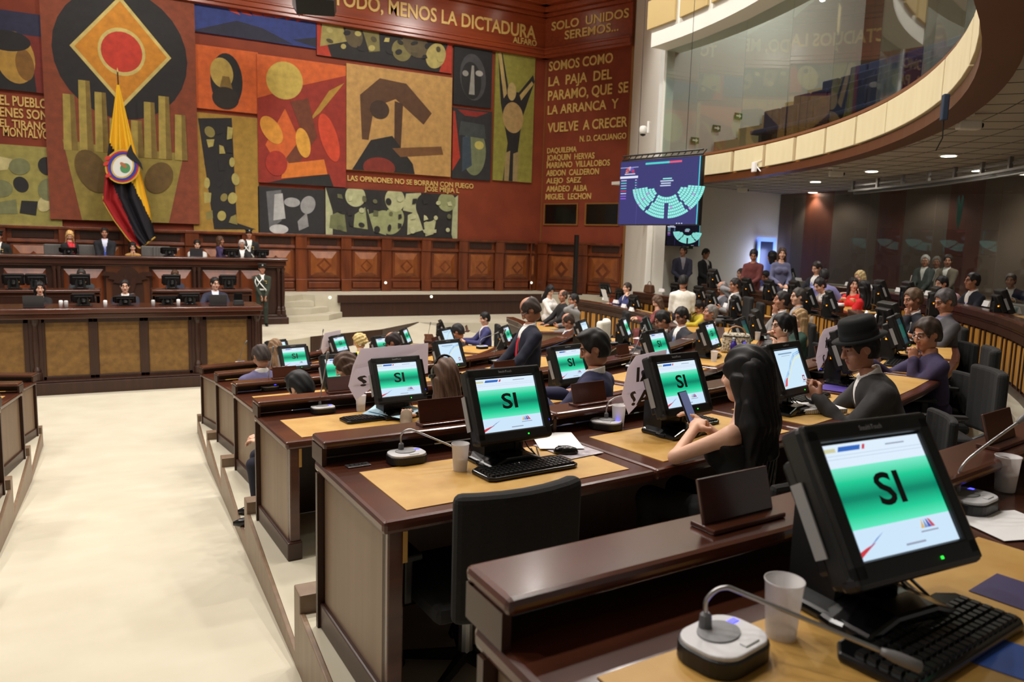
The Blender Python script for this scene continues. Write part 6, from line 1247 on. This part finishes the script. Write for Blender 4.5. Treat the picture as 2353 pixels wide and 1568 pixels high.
b2 = thing('handbag', 'brown leather bag on the far slatted row left of the white-shirted man', 'bag', (*polar(11.56, R(84)), 1.847), R(84)); MB().box((0, 0, .1), (.34, .16, .2), 0, None, .8).build('bag_body', mat('brown_leather', (88, 56, 36), .5), b2, bevel=.03); MB().tube([(.08*math.cos(a), 0, .18+.1*math.sin(a)) for a in np.linspace(0, math.pi, 10)], .008, 6).build('handle', mat('brown_leather', (88, 56, 36), .5), b2)
cc = thing('coffee_cup', 'red and white paper coffee cup at the right end of the slatted row', 'cup', tuple(onz(1932, 716, 2.0))); MB().lathe([(.036, 0), (.046, .1)], 18).build('sleeve', mat('cup_red', (150, 44, 34), .6), cc, smooth=True); MB().lathe([(.045, .07), (.048, .13), (.044, .135), (0, .135)], 18).build('rim', PAPER, cc, smooth=True)
# protest sheets hung over monitor backs
GREYP = thin_paper('grey_print_paper', (238, 231, 238)); GINK = mat('grey_ink', (84, 78, 80), .8)
def protest(i, label, x0=-.29, x1=.1, txt=('AI', 'FIA?'), zt=.45, zb=.1):
    o = MO[i]; m = MB(); n = 14
    pts = [(x0+.07, zb), (x0+.02, zb+.1), (x0+.05, zb+.24), (x0+.1, zt), (x1, zt+.02), (x1, zb+.16), (x0+.2, zb+.1)]
    f = lambda x, z: (x, .13+.12*(x-x1)**2*2, z); vs = [f(*p) for p in pts]+[tuple(np.array(f(*p))+[0, .0015, 0]) for p in pts]; k = len(pts)
    m.add(vs, [tuple(range(k)), tuple(range(2*k-1, k-1, -1))]+[(j, k+j, k+(j+1) % k, (j+1) % k) for j in range(k)])
    s = m.build('protest_sheet', GREYP); s.matrix_world = o.matrix_basis.copy(); tag(s, label, 'paper')
    for j, tx in enumerate(txt):
        if tx: obj('lettering', text_fit('lettering', tx, .07*len(tx), .075, GINK, 0, .02, True), s, (x0+.085-.04*j, .118, zt-.13-.12*j), None)
protest(1, 'grey printed sheet hung behind the SI monitor left of the long-haired woman', x1=.03, zt=.4); protest(2, 'grey printed sheet hung behind the pale slide monitor', x1=.12, zt=.37); protest(3, 'grey printed sheet hung behind the monitor hidden by the black hat', x1=.05, zt=.4)
protest(7, 'grey printed sheet hung behind the SI monitor left of the headphone woman', x0=-.3, x1=.3, txt=('', 'I?'), zt=.46); protest(14+10, 'grey printed sheet hung behind the SI monitor before the woman in yellow', x0=-.3, x1=.2, txt=('', ''))
ws = MB(); ws.box((0, 0, .16), (.21, .002, .32)); w_ = ws.build('lettered_sheet', PAPER); p = onz(2085, 672, 2.27); r_, a_ = rphi(p); w_.location = (p[0], p[1], 2.27); w_.rotation_euler = (R(-8), 0, a_+R(150)); tag(w_, 'white sheet with dark lettering leaning on the back row monitor', 'paper')
for j, tx in enumerate(('LA PATRIA', 'NO SE'),): obj('lettering', text_fit('lettering', tx, .17, .045, GINK, 0, .01), w_, (-.085, -.002, .2-.1*j))
# laptops on the podium
def laptop(): 
    t = thing('laptop', '', 'laptop'); MB().box((0, 0, .008), (.32, .22, .016)).build('keyboard_deck', BLACK, t, bevel=.003); MB().box((0, .125, .115), (.32, .01, .21), 0, Matrix.Rotation(R(-12), 3, 'X')).build('lid', mat('lid_grey', (52, 52, 55), .4), t, bevel=.003); return t
for px, y, z, lab in ((78, 15.8, 1.57, 'grey laptop before the woman in black at the front podium'), (500, 15.8, 1.57, 'dark laptop before the man with the blue tie'), (453, 21.7, 2.36, 'dark laptop before the man in light grey on the dais')):
    p = ony(px, 690, y); inst('laptop', laptop, lab, 'laptop', (p[0], p[1], z+.003), R(180), 'podium laptops')
for i, (px, y, z) in enumerate(((140, 15.75, 1.57), (152, 15.7, 1.57), (242, 15.7, 1.57), (352, 15.7, 1.57), (410, 15.8, 1.57))):
    p = ony(px, 700, y); o = MB().lathe([(.03, 0), (.034, .1), (.03, .12), (.015, .125)], 14).build('drinking_glass', SILVER if i % 2 else PAPER, None, smooth=True); o.location = (p[0], p[1], z+.002); tag(o, 'small pale container on the front podium, %s from the left' % ordn[i], 'container', 'podium containers')
pt_ = thing('desk_telephone', 'black telephone at the right end of the front podium', 'telephone', (ony(548, 690, 15.8)[0], 15.8, 1.573)); MB().box((0, 0, .05), (.2, .2, .1), 0, None, .8).build('phone_body', BLACK, pt_, bevel=.01); MB().box((0, .06, .16), (.16, .02, .14)).build('display', BLACKG, pt_, bevel=.004)
# hanging chart screen and wall screens
def chart(w, h, bg, name='screen'):
    m = MB(); quad(m, -w/2, -h/2, w/2, h/2, bg); y = -.002; X = lambda u: (u-.5)*w; Z = lambda v: (v-.5)*h
    AQ = (150, 244, 232)
    quad(m, X(.33), Z(.93), X(.63), Z(.96), (80, 210, 205), y); quad(m, X(.63), Z(.93), X(.78), Z(.96), (226, 90, 120), y); quad(m, X(.0), Z(.9), X(.24), Z(.912), (160, 170, 220), y)
    for i in range(9):
        a = math.pi*(1-i/8.); c = [(236, 150, 120), (230, 120, 110), (226, 90, 90), (240, 170, 160), (240, 200, 200), (110, 120, 220), (90, 100, 220), (220, 60, 90), (220, 50, 70)][i]
        m.add([(X(.13)+.012*w*math.cos(a), y, Z(.83)+.016*h*math.sin(a)), (X(.13)+.06*w*math.cos(a+.14), y, Z(.83)+.09*h*math.sin(a+.14)), (X(.13)+.06*w*math.cos(a-.14), y, Z(.83)+.09*h*math.sin(a-.14))], [(0, 1, 2)], 0, c)
    quad(m, X(.06), Z(.795), X(.2), Z(.81), (210, 214, 240), y); quad(m, X(.0), Z(.735), X(.24), Z(.77), (226, 230, 250), y)
    for i in range(8):
        c = [(200, 206, 240), (90, 210, 205), (180, 186, 220), (90, 210, 205), (214, 60, 80), (210, 214, 240), (150, 100, 220), (150, 100, 220)][i]; z = .695-.041*i; quad(m, X(.015), Z(z), X(.09), Z(z+.014), c, y); quad(m, X(.205), Z(z), X(.225), Z(z+.014), c, y); quad(m, X(0), Z(z-.012), X(.24), Z(z-.009), (70, 60, 130), y)
    quad(m, X(.238), Z(0), X(.241), Z(.76), (96, 80, 160), y)
    for i in range(4): quad(m, X([.56, .53, .54, .53][i]), Z(.69-.035*i), X([.67, .69, .66, .66][i]), Z(.707-.035*i), AQ if i == 0 else (200, 214, 240), y)
    for r in range(7):
        rr = .16+.037*r; nn = 9+3*r
        for i in range(nn*2):
            a = R(187)+R(166)*(i+.5)/(nn*2); dl = R(166)/(nn*2)*.44
            if any(abs(math.degrees(a)-g) < 3.4*.2/rr for g in (270, 232, 308)): continue
            if r < 2 and abs(math.degrees(a)-270) > 74: continue
            P_ = lambda q, t: (X(.62)+q*w*math.cos(t)*1.08, y, Z(.62)+q*h*1.28*math.sin(t))
            m.add([P_(rr, a-dl), P_(rr+.031, a-dl), P_(rr+.031, a+dl), P_(rr, a+dl)], [(0, 1, 2, 3)], 0, (190, 170, 230) if (i*7+r*5) % 31 == 0 else AQ)
    quad(m, X(.985), 0-h/2, X(.995), h/2, (80, 220, 230), y)
    for u in (.75, .78, .81): quad(m, X(u), Z(.01), X(u+.015), Z(.022), (220, 226, 250), y)
    return m
def screen_thing(name, label, p, ang, w, h, bg, depth=.12):
    t = thing(name, label, 'screen', tuple(p), ang); MB().box((0, depth/2+.004, 0), (w+.04, depth, h+.04)).build('housing', BLACK, t, bevel=.01); s = chart(w, h, bg).build('screen', SCREEN, t); return t
pR = atd(1607, 436, 16.9); dirn = np.array([-math.sin(R(13)), math.cos(R(13))]); rl = ray(1424, 440)
kk = np.linalg.solve(np.array([[dirn[0], -rl[0]], [dirn[1], -rl[1]]]), -pR[:2]); WS = kk[0]; pL = pR[:2]+dirn*WS; zt = CAM[2]+ray(1607, 358)[2]*16.9/np.hypot(*ray(1607, 358)[:2]); zb_ = CAM[2]+ray(1607, 516)[2]*16.9/np.hypot(*ray(1607, 516)[:2])
hs_ = screen_thing('display_screen', 'large hanging screen with a dark blue voting chart of the half circle', ((pR[0]+pL[0])/2, (pR[1]+pL[1])/2, (zt+zb_)/2), math.atan2(-dirn[1], -dirn[0]), WS, zt-zb_, (52, 52, 112))
m = MB()
for z in (zt-zb_)/2+.05, (zt-zb_)/2+.14: m.tube([(-WS/2, .06, z), (WS/2, .06, z)], .02, 6)
for i in range(14): x = -WS/2+WS*i/13; m.tube([(x, .06, (zt-zb_)/2+.05), (x+WS/26, .06, (zt-zb_)/2+.14)], .012, 5)
m.tube([(-WS*.3, .06, (zt-zb_)/2+.1), (-WS*.3, .06, 5)], .006, 4); m.tube([(WS*.3, .06, (zt-zb_)/2+.1), (WS*.3, .06, 5)], .006, 4); m.build('hanging_truss', BLACK, hs_)
pn_ = np.array([-ul[1], ul[0], 0]); pw = onplane(1571, 537, LW1+nl*.12, nl); sc_a = onplane(1533, 537, LW1+nl*.12, nl); sc_b = onplane(1608, 537, LW1+nl*.12, nl)
screen_thing('wall_television', 'small television with the voting chart on the pale wall below the hanging screen', (pw[0], pw[1], pw[2]), math.atan2(sc_b[1]-sc_a[1], sc_b[0]-sc_a[0]), float(np.hypot(*(sc_b-sc_a)[:2])), .62, (12, 12, 28), .06)
es = thing('exit_sign', 'green exit sign under the small television', 'sign', tuple(onplane(1582, 566, LW1+nl*.05, nl)), math.atan2(ul[1], ul[0])); MB().box((0, 0, 0), (.34, .03, .14)).build('sign_box', mat('sign_green_dark', (40, 90, 50), .5), es); MB().box((-.06, -.018, 0), (.1, .004, .08)).build('figure', PAPER, es)
DB = mat('door_light', (110, 140, 220), .5, emit=1.1); dp = [onplane(x, y, LW1+nl*.02, nl) for x, y in ((1734, 640), (1781, 547))]
g = MB(); q0 = np.array([dp[0][0], dp[0][1], 0]); q1 = np.array([dp[1][0], dp[1][1], 0]); zt_ = dp[1][2]; slab(g, q0, q1, 0.9, zt_-.12, 0, .02, 1); slab(g, q0, q0+ul*.1, .9, zt_, 0, .05); slab(g, q1-ul*.1, q1, .9, zt_, 0, .05); slab(g, q0, q1, zt_-.12, zt_, 0, .05)
struct(g.build('door_1', [DB, mat('door_dark', (40, 44, 60), .3)]))
light('door_glow', 'AREA', tuple(np.array([*(q0+q1)[:2]/2+nl[:2]*.3, 2.6])), 22, (.45, .55, 1), .8, (R(90), 0, math.atan2(nl[1], nl[0])+R(90)))
# loudspeaker cluster, cameras and ceiling bulbs
lp = ony(728, 12, 21.5); ls = thing('loudspeaker', 'black loudspeaker array hanging at the top of the picture', 'loudspeaker', tuple(lp), R(-20)); 
for i in range(2):
    b_ = MB().box((0, -.1*i, -.02+.62*(1-i)), (1.0, .6, .42), 0, Matrix.Rotation(R(14*(i+1)), 3, 'X')).build('cabinet', BLACK, ls, bevel=.02)
MB().ext([(-.62, -.1), (-.5, -.25), (-.5, .9), (-.62, .9)], -.2, .3).build('bracket', STEEL, ls); m = MB(); m.tube([(-.3, 0, .8), (-.3, 0, 3)], .015, 5); m.tube([(.3, 0, .8), (.3, 0, 3)], .015, 5); m.build('suspension_cable', STEEL, ls)
def soffit_cam(px, py, label, kind=0):
    p = onz(px, py, 4.5); t = thing('surveillance_camera', label, 'camera', (p[0], p[1], 4.618), R(60)); MB().box((0, 0, -.02), (.16, .16, .03)).build('mount', WHITE, t, bevel=.008); MB().box((0, -.06, -.13), (.12, .26, .11)).build('camera_body', WHITE, t, bevel=.02); MB().lathe([(.03, 0), (.03, .03)], 12, c=(0, 0, 0)).build('lens', BLACKG, t).matrix_local = Matrix.Translation((0, -.19, -.13)) @ Matrix.Rotation(R(90), 4, 'X')
    MB().box((0, 0, -.06), (.03, .03, .07)).build('arm', WHITE, t)
for a in ((2214, 285, 'white camera under the soffit near the right edge'), (1914, 398, 'white camera under the soffit left of the glazing track'), (1700, 436, 'white camera under the soffit right of the hanging screen')): soffit_cam(*a)
dm = thing('dome_camera', 'white dome camera on the pillar beside the gallery glass', 'camera', tuple(onplane(1486, 302, GP, np.array([1., -.0, 0]))), R(120)); MB().box((-.05, 0, .1), (.06, .1, .3)).build('wall_bracket', WHITE, dm, bevel=.01); MB().lathe([(.0, -.1), (.08, -.06), (.1, 0), (.1, .1), (.06, .14)], 18, c=(.1, 0, .0)).build('dome_housing', WHITE, dm, smooth=True); MB().lathe([(0, -.12), (.06, -.1), (.08, -.05)], 16, c=(.1, 0, -.0)).build('dome', BLACKG, dm, smooth=True)
pg = thing('projector', 'light grey box on the balcony front at the upper right corner', 'projector', tuple(atd(2298, 46, 9.6)), R(50)); MB().box((0, 0, 0), (.5, .35, .17)).build('case', mat('case_grey', (150, 152, 150), .5), pg, bevel=.015); MB().box((0, .2, -.02), (.06, .1, .06)).build('bracket', GREY, pg)
dv = thing('wireless_receiver', 'small dark blue device between two cream balcony panels', 'device', tuple(onr(2171, 247, RB-.14)), R(50)); MB().box((0, 0, 0), (.08, .06, .26)).build('case', mat('device_blue', (44, 58, 80), .5), dv, bevel=.01); MB().tube([(0, 0, -.13), (.01, -.01, -.3), (.08, .02, -.42)], .006, 6).build('cable', BLACK, dv)
ra = thing('radio_access_point', 'white access point with antennas on a balcony panel above the soffit camera', 'device', tuple(onr(1733, 384, RB-.14)), R(70)); MB().box((0, 0, 0), (.14, .06, .2)).build('case', PAPER, ra, bevel=.01); MB().tube([(-.03, -.03, .02), (-.18, -.06, -.1)], .012, 6).build('antenna', PAPER, ra); MB().tube([(-.03, -.03, .1), (-.2, -.06, .12)], .008, 6).build('antenna', PAPER, ra)
for i, b in enumerate(BULBS+[(x, 22.9, 11.3) for x in (8.2, 9.6, 11.2, 12.6)]):
    o = thing('ceiling_bulb', 'bright ceiling bulb, one of the identical hall lamps', 'lamp', b, 0, 'hall ceiling bulbs'); MB().lathe([(0, -.08), (.07, -.045), (.085, 0), (.04, .06)], 14, caps=False).build('bulb', LAMP, o, smooth=True); MB().lathe([(.035, .04), (.04, .5)], 10).build('socket', BLACK, o)
po = ony(1323, 600, 23.4); st_ = thing('speaker_pole', 'tall narrow black column loudspeaker before the angled wall', 'loudspeaker', (ony(1323, 600, 22.5)[0], 22.5, ZU)); h_ = ony(1323, 540, 22.5)[2]-ZU; MB().box((0, 0, h_/2), (.13, .12, h_)).build('column', BLACK, st_, bevel=.01); MB().box((0, 0, .02), (.4, .4, .04)).build('base', BLACK, st_)
for i, (px, py, y) in enumerate(((886, 650, YW-.2), (664, 685, YB-.13), (991, 682, YB-.13), (758, 684, YB-.13), (1221, 650, YW-.2))):
    if i == 1: continue
    p = ony(px, py, y); o = MB().lathe([(.045, 0), (.045, .02), (.03, .024)], 14).build('step_light', mat('step_glow', (226, 236, 214), .4, emit=1.5), None); o.location = tuple(p); o.rotation_euler = (R(90), 0, 0); tag(o, 'small round step light, %s from the left low on the stage woodwork' % ordn[{0: 1, 2: 2, 3: 0, 4: 3}[i]], 'light', 'step lights')
def polar_ray(px, py, r):
    d = ray(px, py); a = d[0]**2+d[1]**2; bq = -2*d[1]*CY; c = CY*CY-r*r; return CAM+d*((-bq+math.sqrt(bq*bq-4*a*c))/(2*a))
tm = mat('wall_mark', (24, 92, 84), .5); p = polar_ray(2205, 485, 15.79); o = MB().ext([(0, -.35), (.06, -.2), (.1, .25), (.05, .3), (0, .1), (-.05, .3), (-.1, .25), (-.06, -.2)], 0, .004).build('glass_decal', tm); o.location = tuple(p); o.rotation_euler = (0, 0, rphi(p)[1]); tag(o, 'dark teal leaf-shaped mark on the lower glass at the right', 'decal')
